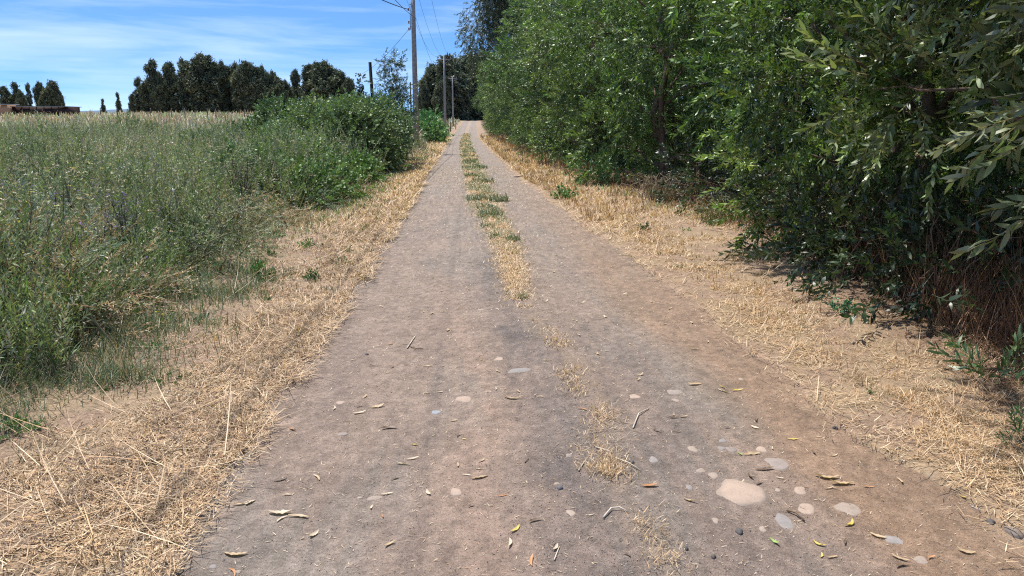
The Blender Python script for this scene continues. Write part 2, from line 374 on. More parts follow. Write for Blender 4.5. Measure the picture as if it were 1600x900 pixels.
def clump_sprays(clumps, n_total, r, tms, size, base, tip, droop=-.15, rmin=.45, var=.22, zmin=.05):
    """sprays set on and inside ellipsoid clumps; returns mesh parts"""
    out = []; vol = np.array([c[1][0] * c[1][1] + c[1][0] * c[1][2] for c in clumps]); vol = vol / vol.sum()
    P, D, Cc = [], [], []
    for (cc, rad), f in zip(clumps, vol):
        n = max(3, int(n_total * f)); v = sphere_dirs(n, r)
        rr = rmin + (1.06 - rmin) * r.uniform(0, 1, n) ** .6; rr = np.where(r.uniform(0, 1, n) < .1, r.uniform(1.0, 1.38, n), rr)
        p = np.array(cc) + v * np.array(rad) * rr[:, None]
        d = v + r.normal(size=(n, 3)) * .5 + np.array([0, 0, droop])
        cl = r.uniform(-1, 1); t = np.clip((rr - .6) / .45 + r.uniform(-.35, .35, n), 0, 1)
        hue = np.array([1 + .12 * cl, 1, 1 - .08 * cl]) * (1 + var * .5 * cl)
        col = (np.array(base) * (1 - t[:, None]) + np.array(tip) * t[:, None]) * hue * r.uniform(1 - var, 1 + var, (n, 1))  # crown shade and sunlit outer leaves painted in through base and tip
        P.append(p); D.append(d); Cc.append(col)
    P, D, Cc = map(np.concatenate, (P, D, Cc)); keep = P[:, 2] > zmin; P, D, Cc = P[keep], D[keep], Cc[keep]
    return multi_scatter(tms, P, D, size * r.uniform(.45, 1.4, len(P)), Cc, r)

def limb_path(a, b, r, wob=.12, n=5, up=.25):
    a = np.array(a, float); b = np.array(b, float); t = np.linspace(0, 1, n)[:, None]
    L_ = np.linalg.norm(b - a); p = a * (1 - t) + b * t
    p[:, 2] += np.sin(t[:, 0] * PI) * L_ * up * .4
    p[1:-1] += r.normal(size=(n - 2, 3)) * wob * L_ * .3
    return p

BARKC = (.16, .115, .085)
def tree_parts(r, H, R, clumps, trunk_r, barkc=BARKC, twigs=0, stems=1):
    """trunk meshes: tapered leader(s) with limbs to every clump"""
    parts = []
    for s in range(stems):
        top = np.array([r.uniform(-.3, .3) * R * (1 + s * .7), r.uniform(-.3, .3) * R * (1 + s * .7), H * (.86 - .1 * s)])
        b0 = np.array([r.uniform(-.12, .12) * s, r.uniform(-.12, .12) * s, -.1])
        lp = limb_path(b0, top, r, .08, 8, 0)
        parts.append(tube(lp, np.linspace(trunk_r, trunk_r * .18, 8) * (1 - .2 * s), 8, barkc))
    for cc, rad in clumps:
        z0 = np.clip(cc[2] * r.uniform(.45, .8), .3, H * .8)
        k = z0 / (H * .86) * 7; i = int(min(6, k)); q = parts[0][0][:64].reshape(8, 8, 3).mean(1)
        s0 = q[i] * (1 - (k - i)) + q[i + 1] * (k - i)
        lp = limb_path(s0, cc, r, .2, 5, .2); rr = trunk_r * .45 * (1 - z0 / H * .6)
        parts.append(tube(lp, np.linspace(rr, rr * .25, 5), 5, barkc, cap=False))
        for _ in range(twigs):
            v = sphere_dirs(1, r)[0] * np.array(rad) * .95
            tp = limb_path(lp[3] if r.rand() < .5 else lp[4], np.array(cc) + v, r, .3, 4, .1)
            parts.append(tube(tp, [rr * .25, rr * .18, rr * .12, rr * .04], 3, barkc, cap=False))
    return parts

def hedge_tree(name, seed, loc, H, R, n, tms, size, label, group, skirt=.5, lean=(0, 0), base=(.035, .085, .022), tip=(.085, .19, .04), nc=20, trunk=.11, dry=0, rz=0.0):
    r = np.random.RandomState(seed); cl = []
    for i in range(nc):
        t = (i + .5) / nc; z = skirt + (H - skirt) * t ** .9
        prof = (.55 + .6 * math.sin(min(1, t * 1.25) * PI * .62 + .25)) * (1 - .45 * max(0, t - .6) / .4)
        a = i * 2.399 + r.uniform(-.5, .5); rad = R * prof * r.uniform(.35, .95)
        cr_ = R * r.uniform(.2, .4)
        cl.append(((math.cos(a) * rad + lean[0] * t, math.sin(a) * rad + lean[1] * t, z), (cr_, cr_, cr_ * r.uniform(.8, 1.35))))
    o = empty(name, loc, rz, label, 'tree', group)
    make_mesh('trunk', tree_parts(r, H, R * .5, cl, trunk, twigs=3, stems=2), M_BARK, o, smooth=True)
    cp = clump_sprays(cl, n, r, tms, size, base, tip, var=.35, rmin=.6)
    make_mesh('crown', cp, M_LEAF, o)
    return o

def copy_tree(o, loc, rz, sc_, label=None, group=None):
    c_ = o.copy(); COL.objects.link(c_); c_.location = loc; c_.rotation_euler = (0, 0, rz); c_.scale = sc_
    if label: c_['label'] = label
    if group: c_['group'] = group
    for ch in list(o.children):
        d = ch.copy(); COL.objects.link(d); d.parent = c_
        for g_ in list(ch.children):
            e = g_.copy(); COL.objects.link(e); e.parent = d
    return c_

# ------------------------------------------------------------------ hedge of trees on the right
HG = 'hedge trees in a row along the right side of the track'
def gl(x, y, dz=0): return (float(x), float(y), float(zt(x, y)) + dz)
hedge_tree('hedge_tree', 101, gl(4.6, 2.9), 5.2, 1.9, 2600, SPRAY_NEAR, .54, 'nearest hedge tree with grey-green leaves at the right edge', HG, skirt=1.45, lean=(-.3, .3), base=(.022, .038, .018), tip=(.21, .26, .15), trunk=.09)  # near trees: bright tip paints sunlit leaves, very dark base paints inner shade
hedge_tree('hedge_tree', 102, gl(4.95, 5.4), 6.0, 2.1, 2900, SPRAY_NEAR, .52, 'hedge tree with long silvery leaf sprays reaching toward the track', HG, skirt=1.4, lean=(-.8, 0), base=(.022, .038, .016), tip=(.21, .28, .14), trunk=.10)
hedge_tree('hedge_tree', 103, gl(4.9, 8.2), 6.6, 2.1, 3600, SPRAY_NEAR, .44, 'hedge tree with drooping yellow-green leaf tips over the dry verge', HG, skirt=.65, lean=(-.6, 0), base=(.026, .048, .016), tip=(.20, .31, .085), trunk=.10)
hedge_tree('hedge_tree', 104, gl(7.0, 12.0), 7.0, 2.0, 2500, SPRAY_NEAR, .44, 'dark hedge tree set back behind the pale arching brushwood', HG, skirt=.5, lean=(-.2, 0), base=(.022, .045, .018), tip=(.07, .125, .04), trunk=.11)  # leaves coloured darker to paint the shade of the hedge gap
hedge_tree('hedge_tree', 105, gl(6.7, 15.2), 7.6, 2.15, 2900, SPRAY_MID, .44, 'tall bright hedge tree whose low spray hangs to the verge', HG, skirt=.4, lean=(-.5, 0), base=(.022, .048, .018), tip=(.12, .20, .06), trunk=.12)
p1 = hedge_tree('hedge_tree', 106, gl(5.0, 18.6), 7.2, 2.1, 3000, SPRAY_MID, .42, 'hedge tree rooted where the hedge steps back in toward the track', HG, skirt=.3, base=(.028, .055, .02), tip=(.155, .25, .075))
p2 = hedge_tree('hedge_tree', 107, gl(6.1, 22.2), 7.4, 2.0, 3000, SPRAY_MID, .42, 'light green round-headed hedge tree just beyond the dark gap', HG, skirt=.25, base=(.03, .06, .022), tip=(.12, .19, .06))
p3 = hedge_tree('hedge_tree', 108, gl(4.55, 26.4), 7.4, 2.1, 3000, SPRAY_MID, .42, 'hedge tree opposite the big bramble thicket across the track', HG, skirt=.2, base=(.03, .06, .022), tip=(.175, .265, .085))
protos = [p1, p2, p3]
lab = {29.6: 'hedge tree level with the leafy sapling on the other side', 33.0: 'hedge tree a little short of the nearest concrete pole', 36.6: 'hedge tree standing just before the nearest concrete pole', 40.3: 'hedge tree directly across the track from the nearest concrete pole', 44.2: 'hedge tree in front of the drooping eucalyptus'}
for i, y in enumerate([29.6, 33.0, 36.6, 40.3, 44.2, 48.5, 53, 58, 63.5, 69, 75, 81, 87.5, 94, 101, 108, 115, 123, 131]):
    x = float(xh(y)) + 1.8 + (1.15 if i % 2 == 0 else -.1) + rs.uniform(-.15, .15)
    s = rs.uniform(.9, 1.08); hs_ = s * (np.interp(y, [29, 45, 80, 131], [.98, 1.02, 1.05, 1.12]))
    copy_tree(protos[i % 3], gl(x, y), rs.uniform(0, 6.28), (s * 1.05, s * 1.15, hs_), lab.get(y, 'dense green hedge tree in the far stretch of the right-hand row'))
for i, (x, y) in enumerate([(7.6, 4.2), (8.1, 7.4), (8.0, 10.8), (8.4, 14.4), (8.2, 18.4), (8.0, 23), (8.1, 28), (8.0, 34), (8.2, 41), (8.3, 50)]):
    copy_tree(protos[(i + 1) % 3], gl(x, y), rs.uniform(0, 6.28), (1.15, 1.15, 1.0), 'shaded tree of the second row hidden behind the front hedge trees', 'second row of trees behind the hedge')

# ------------------------------------------------------------------ trees with their own look
def clumpy_tree(name, seed, loc, H, R, n, size, label, group=None, cat='tree', shape='round', trunk=.25, base=(.03, .042, .028), tip=(.15, .17, .11), tms=FLAKES, mat=None, nc=22, bare=.2, barkc=(.2, .16, .13), rmin=.3):
    r = np.random.RandomState(seed); cl = []
    for i in range(nc):
        t = (i + .5) / nc; z = H * (bare + (1 - bare) * t) * (.95 if i % 3 else r.uniform(.85, 1.05))
        if shape == 'round': prof = math.sqrt(max(.05, 1 - (2 * t - .95) ** 2))
        elif shape == 'cone': prof = 1.02 - t
        elif shape == 'column': prof = .75 - .4 * abs(t - .45)
        else: prof = (.45 + .5 * t) if t < .65 else (1.1 - t) * 1.6    # open, irregular
        a = i * 2.399 + r.uniform(-.6, .6); rad = R * prof * r.uniform(.25, .8); cr_ = R * (r.uniform(.12, .28) if tms is FLAKES else r.uniform(.22, .42)) * (.5 if shape == 'cone' and t > .6 else 1) * (.75 if shape == 'open' else 1)
        cl.append(((math.cos(a) * rad, math.sin(a) * rad, z), (cr_, cr_, cr_ * r.uniform(.7, 1.15))))
    if tms is FLAKES and shape != 'cone':
        for _ in range(9): a = r.uniform(0, 6.28); q_ = R * r.uniform(0, .75); w_ = R * r.uniform(.07, .15); cl.append(((math.cos(a) * q_, math.sin(a) * q_, H * (1.04 - .3 * (q_ / R) ** 2) * r.uniform(.9, 1.0)), (w_, w_, w_ * r.uniform(1.6, 3.2))))
    o = empty(name, loc, 0, label, cat, group)
    make_mesh('trunk', tree_parts(r, H, R * .4, cl, trunk, barkc), M_BARK, o, smooth=True)
    make_mesh('crown', clump_sprays(cl, n, r, tms, size, base, tip, rmin=rmin, var=.5 if tms is FLAKES else .25), mat or M_FAR, o)
    return o

# drooping eucalyptus rising behind the hedge
def droopy(seed, loc, H, R, label):
    r = np.random.RandomState(seed); cl = []
    for i in range(26):
        t = i / 25; z = H * (.40 + .6 * t); a = i * 2.4; rad = R * (.9 - .6 * t) * r.uniform(.3, 1)
        cl.append(((math.cos(a) * rad, math.sin(a) * rad, z), (R * .3, R * .3, R * .5)))
    o = empty('eucalyptus_tree', loc, 0, label, 'tree')
    make_mesh('trunk', tree_parts(r, H, R * .4, cl, .22, (.38, .32, .27), twigs=2), M_BARK, o, smooth=True)
    make_mesh('crown', clump_sprays(cl, 8500, r, SPRAY_MID, .72, (.05, .065, .038), (.12, .14, .085), droop=-1.3), M_LEAF, o)
    return o
droopy(201, gl(4.9, 72), 18.5, 4.9, 'tall grey-green eucalyptus with hanging leaves rising above the hedge')

FG = 'dark trees of the far belt across the meadow'
fp = []
fp.append(clumpy_tree('belt_tree', 301, (0, 0, -900), 13, 4.2, 4200, .5, 'x', FG, shape='round', bare=.02, nc=60))
fp.append(clumpy_tree('belt_tree', 302, (0, 0, -900), 14, 3.2, 3000, .5, 'x', FG, shape='column', bare=.02, nc=54))
fp.append(clumpy_tree('belt_tree', 303, (0, 0, -900), 14, 3.2, 1500, .48, 'x', FG, shape='open', bare=.10, nc=46, trunk=.2, barkc=(.3, .26, .22)))
fp.append(clumpy_tree('belt_tree', 304, (0, 0, -900), 9, 2.3, 1600, .4, 'x', FG, shape='cone', bare=.04, nc=26))
# px, top py, distance, prototype, relative width, label
BELT = [
 (236, 99, 225, 2, .95, 'open-crowned tree at the left end of the long far belt'),
 (215, 125, 228, 2, .8, 'small open tree leaning off the left end of the far belt'), (226, 132, 226, 0, .8, None), (240, 116, 227, 2, .9, None), (207, 150, 226, 0, .8, None), (296, 104, 223, 2, .8, None), (347, 101, 223, 2, .7, None), (366, 104, 222, 2, .7, None), (410, 108, 221, 2, .7, None), (425, 116, 220, 2, .8, None), (495, 103, 213, 2, .8, None), (520, 110, 213, 2, .8, None),
 (262, 104, 226, 1, .8, 'slim upright tree second in from the far belt\'s left end'),
 (284, 98, 222, 2, .8, 'spindly tree with bare top left of the tallest far crown'),
 (313, 93, 222, 0, 1.15, 'broadest and tallest round tree of the far belt'),
 (300, 108, 226, 0, .9, None), (338, 106, 224, 0, .95, None), (356, 110, 228, 1, 1.0, None), (383, 103, 220, 0, .95, 'round dark tree topping the middle of the far belt'), (372, 115, 225, 0, .9, None),
 (401, 111, 222, 1, 1.1, None), (417, 120, 220, 0, .9, None), (434, 126, 219, 0, .9, None), (446, 131, 221, 0, .85, None),
 (461, 115, 226, 1, .7, 'narrow lone tree in the notch between the two far tree masses'),
 (484, 108, 214, 0, .95, None), (507, 104, 212, 0, 1.15, 'highest rounded crown of the far clump above the bramble thicket'), (530, 118, 212, 0, 1.0, None), (545, 128, 210, 0, .8, None), (250, 120, 224, 0, .8, None), (274, 122, 225, 0, .8, None), (328, 118, 221, 0, .9, None), (395, 124, 219, 0, .9, None),
 (6, 139, 262, 0, .8, 'low dark tree at the left edge behind the shed'), (22, 129, 262, 3, 1.1, 'pointed dark conifer behind the shed roof'), (43, 134, 264, 2, .6, 'thin spindly tree beside the pointed conifer'),
 (60, 133, 262, 0, .65, 'small round tree behind the middle of the shed'), (81, 131, 258, 0, .95, 'round-headed tree above the right end of the shed'), (70, 142, 258, 0, .8, None), (32, 145, 258, 0, .7, None), (93, 145, 258, 0, .5, None),
 (160, 155, 240, 3, .9, 'tiny stub-topped conifer alone on the field horizon'), (183, 145, 240, 3, .75, 'small lone conifer left of the long far belt'), (202, 151, 238, 3, .6, None),
]
for i, (px, py, Y, k, rw, lb) in enumerate(BELT):
    pt = pix(px, py, Y=Y); gz = float(zt(pt[0], Y)); Hh = pt[2] - gz + .3; base_h = [13, 14, 14, 9][k]; s = Hh / base_h
    sw = s * rw * (1.0 if k != 0 else 1.05)
    if lb is None: lb = 'dark broad tree merged in the mass of the far belt' if px > 210 else 'dark low tree crowding the group behind the shed' if px < 110 else 'tiny dark sapling on the field horizon beside the belt'
    copy_tree(fp[k], (pt[0], Y, gz - .1), rs.uniform(0, 6.28), (sw, sw, s), lb, FG if px > 210 else 'dark trees behind the shed' if px < 110 else 'lone little trees on the field horizon')
# trees that close the end of the track
EG = 'tall dark trees closing the end of the track'
for i, (px, py, Y, k, rw, lb) in enumerate([
 (700, 93, 205, 0, 1.15, 'broad dark tree behind the second pole at the track\'s end'), (676, 106, 208, 0, .95, 'dark tree at the left of the group closing the track'), (716, 98, 212, 0, 1.0, 'dark tree with sky gaps beside the far hedge end'), (735, 92, 215, 1, 1.3, 'upright dark tree over the vanishing point of the track'),
 (662, 135, 203, 0, .7, 'lowest shoulder tree left of the group at the track\'s end'), (655, 150, 200, 0, .5, 'small dark bush-like tree beside the nearest pole'), (690, 130, 200, 0, .9, 'dark tree in front low behind the poles'), (758, 88, 222, 0, 1.3, 'dark tree mostly hidden by the far hedge'), (722, 130, 204, 0, .8, 'dark low tree where the track disappears')]):
    pt = pix(px, py, Y=Y); gz = float(zt(pt[0], Y)); s = (pt[2] - gz) / [13, 14, 14, 9][k]
    copy_tree(fp[k], (pt[0], Y, gz - .1), rs.uniform(0, 6.28), (s * rw * 1.05, s * rw * 1.05, s), lb, EG)
for o in fp:
    for ch in list(o.children): bpy.data.objects.remove(ch)
    bpy.data.objects.remove(o)
# young sparse tree behind the thicket, small conifer
pt = pix(613, 78, Y=29); clumpy_tree('young_tree', 330, gl(pt[0], 29), float(pt[2]) - .05, .85, 620, .30, 'sparse young tree with fine leaves rising behind the bramble thicket', None, shape='column', trunk=.035, tms=SPRAY_MID, mat=M_LEAF, base=(.05, .075, .045), tip=(.09, .13, .07), nc=22, bare=.3, rmin=.2)
pt = pix(628, 118, Y=31); clumpy_tree('young_tree', 331, gl(pt[0], 31), float(pt[2]) - .05, .5, 200, .30, 'short thin young tree between the sparse one and the nearest pole', None, shape='column', trunk=.03, tms=SPRAY_MID, mat=M_LEAF, base=(.05, .075, .045), tip=(.09, .13, .07), nc=14, bare=.2, rmin=.2)
pt = pix(562, 118, Y=80); clumpy_tree('young_conifer', 332, gl(pt[0], 80), float(pt[2]) - float(zt(pt[0], 80)), 1.0, 130, .33, 'small pointed young conifer left of the black post', None, shape='cone', trunk=.05, base=(.04, .06, .045), tip=(.06, .09, .06), nc=16, bare=.3)

# ------------------------------------------------------------------ brambles and bushes
def bush(name, seed, blobs, n, size, label, tms=SPRAY_BR, base=(.03, .07, .025), tip=(.11, .20, .07), canes=24, mat=None, cat='bush', loc=(0, 0, 0), droop=.1, canec=(.16, .10, .07), rmin=.55, group=None):
    """blobs are relative to loc"""
    r = np.random.RandomState(seed); o = empty(name, loc, 0, label, cat, group)
    parts = clump_sprays(blobs, n, r, tms, size, base, tip, droop=droop, rmin=rmin)
    make_mesh('foliage', parts, mat or M_BROAD, o)
    st_ = []
    for _ in range(canes):
        cc, rad = blobs[r.randint(len(blobs))]
        a = (cc[0] + r.uniform(-.4, .4) * rad[0], cc[1] + r.uniform(-.4, .4) * rad[1], -.03)
        v = sphere_dirs(1, r)[0]; v[2] = abs(v[2]); b = np.array(cc) + v * np.array(rad) * 1.12; b[2] = max(b[2], .15)
        lp = limb_path(a, b, r, .1, 6, .5); st_.append(tube(lp, np.linspace(.012, .004, 6), 4, canec, cap=False))
    make_mesh('stems', st_, M_BARK, o)
    return o
g0 = gl(-3.85, 25)
bush('bramble_thicket', 401, [((.7, -1.3, 1.1), (1.05, 1.2, .85)), ((0, 0, .98), (1.4, 1.8, 1.02)), ((1.25, .9, 1.15), (.85, 1.8, 1.05)), ((-.5, 2.0, .95), (1.2, 1.8, 1.0)), ((-1.5, 1.3, .7), (1.0, 1.5, .9)), ((.9, -.2, 1.75), (.5, .6, .35)), ((-.7, .4, 1.8), (.4, .6, .3)), ((.2, .2, 1.9), (.35, .4, .25)), ((1.3, -1.2, .4), (.6, .9, .8)), ((-1.1, -1.5, .35), (1.2, 1.4, .85))], 8200, .30, 'big dark bramble thicket beside the left verge, before the pole', loc=g0, canes=60, base=(.018, .034, .014), tip=(.16, .23, .105), rmin=.72)
bush('bramble_thicket', 402, [((.3, 0, 1.0), (.9, 1.3, 1.0)), ((-1.2, .3, .8), (1.1, 1.3, .65)), ((-3.0, .6, .55), (1.5, 1.0, .4)), ((1.5, -.4, .7), (.8, 1.1, .75)), ((-.3, -.5, 1.9), (.6, .6, .35))], 4200, .32, 'lighter green bramble mound with arching tips behind the big thicket', loc=gl(-6.6, 31), canes=70, base=(.04, .065, .03), tip=(.15, .22, .09))
bush('low_bramble', 403, [((0, 0, .3), (.75, .9, .42)), ((-.9, .7, .5), (.7, .8, .42)), ((.4, 1.6, .2), (.6, 1.0, .35)), ((-.2, 2.4, .4), (.6, .8, .45))], 2000, .27, 'low sprawling bright bramble at the edge of the straw verge', loc=gl(-3.1, 14.4), base=(.045, .09, .03), tip=(.14, .24, .08), canes=20)
bush('low_bramble', 404, [((0, 0, .4), (.8, 1.2, .5)), ((.7, 1.5, .25), (.6, 1.2, .35)), ((-.8, .8, .6), (.7, .9, .6))], 1900, .3, 'low green bramble running up to the big thicket\'s foot', loc=gl(-3.5, 18.6), base=(.04, .09, .03), tip=(.12, .22, .07), canes=20)
bush('roadside_bush', 405, [((0, 0, .8), (1.15, 2.2, 1.15)), ((.5, -1.6, .5), (.9, 1.6, .8)), ((-.9, 1, .7), (1, 2, .9))], 1900, .42, 'round green bush beside the track, beyond the nearest pole', loc=gl(-2.35, 56), base=(.035, .09, .03), tip=(.12, .26, .09), canes=16)

# ------------------------------------------------------------------ poles, wires, posts, shed
CONC = (.30, .265, .25)
def pole(loc, Hh, label, name='utility_pole', arm=1.5, r0=.155, r1=.095, lowarm=False):
    o = empty(name, loc, 0, label, 'utility pole', 'concrete utility poles along the left side of the track')
    make_mesh('shaft', [tube([(0, 0, -.3), (0, 0, Hh * .3), (0, 0, Hh * .65), (0, 0, Hh)], np.interp([0, .3, .65, 1], [0, 1], [r0, r1]), 14, CONC)], M_PLAIN, o, smooth=False)
    a = make_mesh('crossarm', [boxp((0, .13, Hh - .35), (arm, .09, .11), (.28, .26, .25))], M_PLAIN, o)
    make_mesh('brace', [tube([(s * arm * .33, .13, Hh - .42), (0, .11, Hh - .95)], [.014, .014], 5, (.3, .3, .3)) for s in (-1, 1)], M_PLAIN, o)
    for x in (-arm * .46, 0, arm * .46):
        q = make_mesh('insulator', [tube([(x, .13, Hh - .30), (x, .13, Hh - .24), (x, .13, Hh - .2), (x, .13, Hh - .13), (x, .13, Hh - .08)], [.02, .02, .055, .045, .02], 8, (.38, .28, .22))], M_PLAIN, o, smooth=True)
    return o
P1 = gl(-2.13, 40); P2 = gl(-1.42, 86); P3 = gl(-.85, 131); P0 = gl(-3.2, -6)
H1 = 8.6
pole(P1, H1, 'nearest tall concrete utility pole, standing behind the bramble thicket')
pole(P2, 8.1 + .2, 'second concrete pole with its crossarm against the dark end trees')
pole(P3, 8.1, 'third and farthest concrete pole beside the rising track')
pole(P0, H1, 'concrete pole behind the viewer that carries the wires')
# low-voltage rack and service-drop hardware on the nearest pole
rk = empty('wire_rack', (P1[0], P1[1], P1[2] + 6.3), 0, 'small insulator rack fixed to the left face of the nearest pole', 'insulator rack')
make_mesh('bracket', [boxp((-.15, 0, .3), (.03, .05, 1.3), (.15, .14, .14)), boxp((-.12, 0, .85), (.12, .03, .03), (.15, .14, .14)), boxp((-.12, 0, -.2), (.12, .03, .03), (.15, .14, .14))], M_PLAIN, rk)
for z in (.62, .02, -.3):
    make_mesh('spool', [tube([(-.23, 0, z - .06), (-.23, 0, z - .02), (-.23, 0, z + .02), (-.23, 0, z + .06)], [.05, .035, .035, .05], 8, (.3, .2, .16))], M_PLAIN, rk)
def wire(a, b, sag, label, r=.007, group=None):
    a = np.array(a, float); b = np.array(b, float); t = np.linspace(0, 1, 30)[:, None]
    p = a * (1 - t) + b * t; p[:, 2] -= 4 * sag * t[:, 0] * (1 - t[:, 0])
    o = make_mesh('overhead_wire', [tube(p - a, np.full(30, r), 5, (.05, .05, .055))], M_PLAIN); o.location = tuple(a)
    return tag(o, label, 'wire', group)
def top(P, Hh, x): return (P[0] + x * 1.5, P[1] + .13, P[2] + Hh - .08)
WG = 'overhead wires strung between the poles'
for x, nm in ((-.46, 'left'), (0, 'middle'), (.46, 'right')):
    wire(top(P1, H1, x), top(P2, 8.3, x), 1.0, f'{nm} overhead wire from the nearest pole to the second pole\'s crossarm', group=WG)
    wire(top(P2, 8.3, x), top(P3, 8.1, x), .7, f'{nm} overhead wire from the second pole to the farthest pole', group=WG)
    if nm != 'middle': wire(top(P0, H1, x), top(P1, H1, x), .9, f'{nm} overhead wire passing above the view to the nearest pole', r=.0035, group=WG)
wire((P1[0] + .13, P1[1], P1[2] + 6.5), (P2[0] - .1, P2[1], P2[2] + 6.2), .8, 'lower wire sagging from the nearest pole\'s shaft to the second pole', group=WG)
wire((P0[0] + .2, P0[1], P0[2] + 6.5), (P1[0] + .13, P1[1], P1[2] + 6.5), .9, 'lower wire crossing above the view and casting a shadow line on the track', r=.011, group=WG)
e1 = pix(560, -35, Y=27); wire((P1[0] - .23, P1[1], P1[2] + 6.92), tuple(e1 + np.array([-3.3, -11, 1.2])), .55, 'service cable leaving the nearest pole up to the left', .02)
e2 = pix(560, 118, Y=66); wire((P1[0] - .23, P1[1], P1[2] + 6.0), tuple(e2), .3, 'thin service wire dropping from the nearest pole toward the field', .010)
# posts
def post(px, ptop, Y, r, label, lean=(0, 0), col=(.02, .018, .017), rag=True):
    q = pix(px, ptop, Y=Y); g_ = gl(q[0], Y); h = q[2] - g_[2]
    o = make_mesh('wooden_post', [tube([(0, 0, -.2), (lean[0] * .5, 0, h * .5), (lean[0], 0, h)], [r * 1.1, r, r * .92], 9, col)], M_BARK)
    o.location = (g_[0] - lean[0], g_[1], g_[2]); return tag(o, label, 'post')
post(578, 97, 32, .068, 'black weathered post leaning out of the bramble thicket', lean=(-.12, 0))
q = post(641, 128, 60, .05, 'thin dark pole standing just left of the nearest utility pole', col=(.06, .055, .05))
# fence posts by the far poles
for i, (px, py, Y, r_, hh) in enumerate([(671, 170, 96, .05, 1.5), (700, 176, 92, .07, 1.5), (704, 178, 100, .06, 1.3), (712, 180, 112, .06, 1.3), (695, 178, 82, .06, 1.4)]):
    x = (px - 716) / 1200 * Y; g_ = gl(x, Y)
    o = make_mesh('fence_post', [tube([(0, 0, -.2), (.02, 0, hh * .5), (.0, 0, hh)], [r_, r_ * .95, r_ * .9], 7, (.10, .06, .045))], M_BARK); o.location = g_
    tag(o, ['short dark fence post right of the white stake', 'stout brown fence post at the second pole\'s foot', 'brown fence post between the second and third poles', 'brown fence post by the farthest pole', 'leaning fence post left of the second pole\'s foot'][i], 'fence post', 'fence posts beside the far bend')
o = make_mesh('white_stake', [tube([(0, 0, -.1), (-.35, 0, .8), (-.75, .1, 1.75)], [.07, .07, .065], 6, (.62, .62, .6))], M_PLAIN); o.location = gl((661 - 716) / 1200 * 72 + .3, 72, .9)
o.location = gl((663 - 716) / 1200 * 72, 72); tag(o, 'slanting whitewashed stake in pale grass right of the nearest pole', 'stake')
# field fence posts on the horizon
for i, px in enumerate([190, 214, 262, 292, 311, 344, 356, 398, 420]):
    Y = 130; x = (px - 716) / 1200 * Y; hh = 1.9
    o = make_mesh('fence_post', [tube([(0, 0, -.2), (.01, 0, hh)], [.07, .065], 6, (.09, .075, .065))], M_BARK); o.location = gl(x, Y)
    tag(o, 'dark slim field fence post half sunk in the far meadow', 'fence post', 'field fence posts below the far belt')
# shed
q = pix(10, 167, Y=150); q2 = pix(104, 167, Y=150); gz = float(zt(q[0], 150)); Lw = q2[0] - q[0]; hh = q[2] - gz
sh = empty('field_shed', (q[0], 150, gz), 0, 'long low dark shed with a flat tin roof at the left of the field', 'shed')
make_mesh('wall', [boxp((Lw / 2, 2.5, hh / 2), (Lw, 5, hh), (.045, .022, .022)), *[boxp((Lw * t, -.03, hh / 2), (.12, .08, hh), (.03, .018, .018)) for t in np.linspace(.01, .99, 9)]], M_PLAIN, sh)
make_mesh('roof', [boxp((Lw / 2, 2.4, hh + .06), (Lw + .5, 5.8, .12), (.16, .16, .18))], M_PLAIN, sh)
for t in (.3, .7): make_mesh('door', [boxp((Lw * t, -.09, hh * .42), (1.6, .05, hh * .84), (.02, .012, .012))], M_PLAIN, sh)
q = pix(-30, 164, Y=148); q2 = pix(8, 164, Y=148); Lw = q2[0] - q[0]; gz = float(zt(q[0], 148)); hh = q[2] - gz
fh = empty('farm_building', (q[0], 148, gz), 0, 'small orange-plastered building cut off at the left edge beside the shed', 'building')
make_mesh('wall', [boxp((Lw / 2, 2, hh / 2), (Lw, 4, hh), (.45, .26, .16))], M_PLAIN, fh)
make_mesh('roof', [boxp((Lw / 2, 2, hh + .1), (Lw + .4, 4.6, .16), (.3, .3, .31))], M_PLAIN, fh)

# ------------------------------------------------------------------ meadow
def sampY(n, y0, y1, p, r):
    u = r.uniform(0, 1, n)
    if abs(p - 1) < 1e-6: return y0 * (y1 / y0) ** u
    a_, b_ = y0 ** (1 - p), y1 ** (1 - p); return (a_ + (b_ - a_) * u) ** (1 / (1 - p))
def ground_pts(x, y, dz=.0):
    return np.stack([x, y, zt(x, y) + .02 + dz], 1)
def pick(cols, w_, n, r):
    cols = np.array(cols, float); w_ = np.array(w_, float) / sum(w_); return cols[r.choice(len(cols), n, p=w_)] * r.uniform(.75, 1.25, (n, 1))
def meadow_xy(n, y0, y1, p, r):
    Y = sampY(n, y0, y1, p, r); xmx = xm(Y) + 1.3 * (fbm(Y * .9, Y * 0, 55, 4) - .5); xmn = -.74 * Y - 2.5
    x = xmx + (xmn - xmx) * r.uniform(0, 1, n) ** 1.0
    return x, Y
GR = [(.16, .20, .08), (.25, .28, .15), (.33, .36, .21), (.36, .38, .28)]
DR = [(.46, .36, .25), (.36, .27, .20), (.28, .20, .16), (.54, .45, .34)]
r = np.random.RandomState(900)
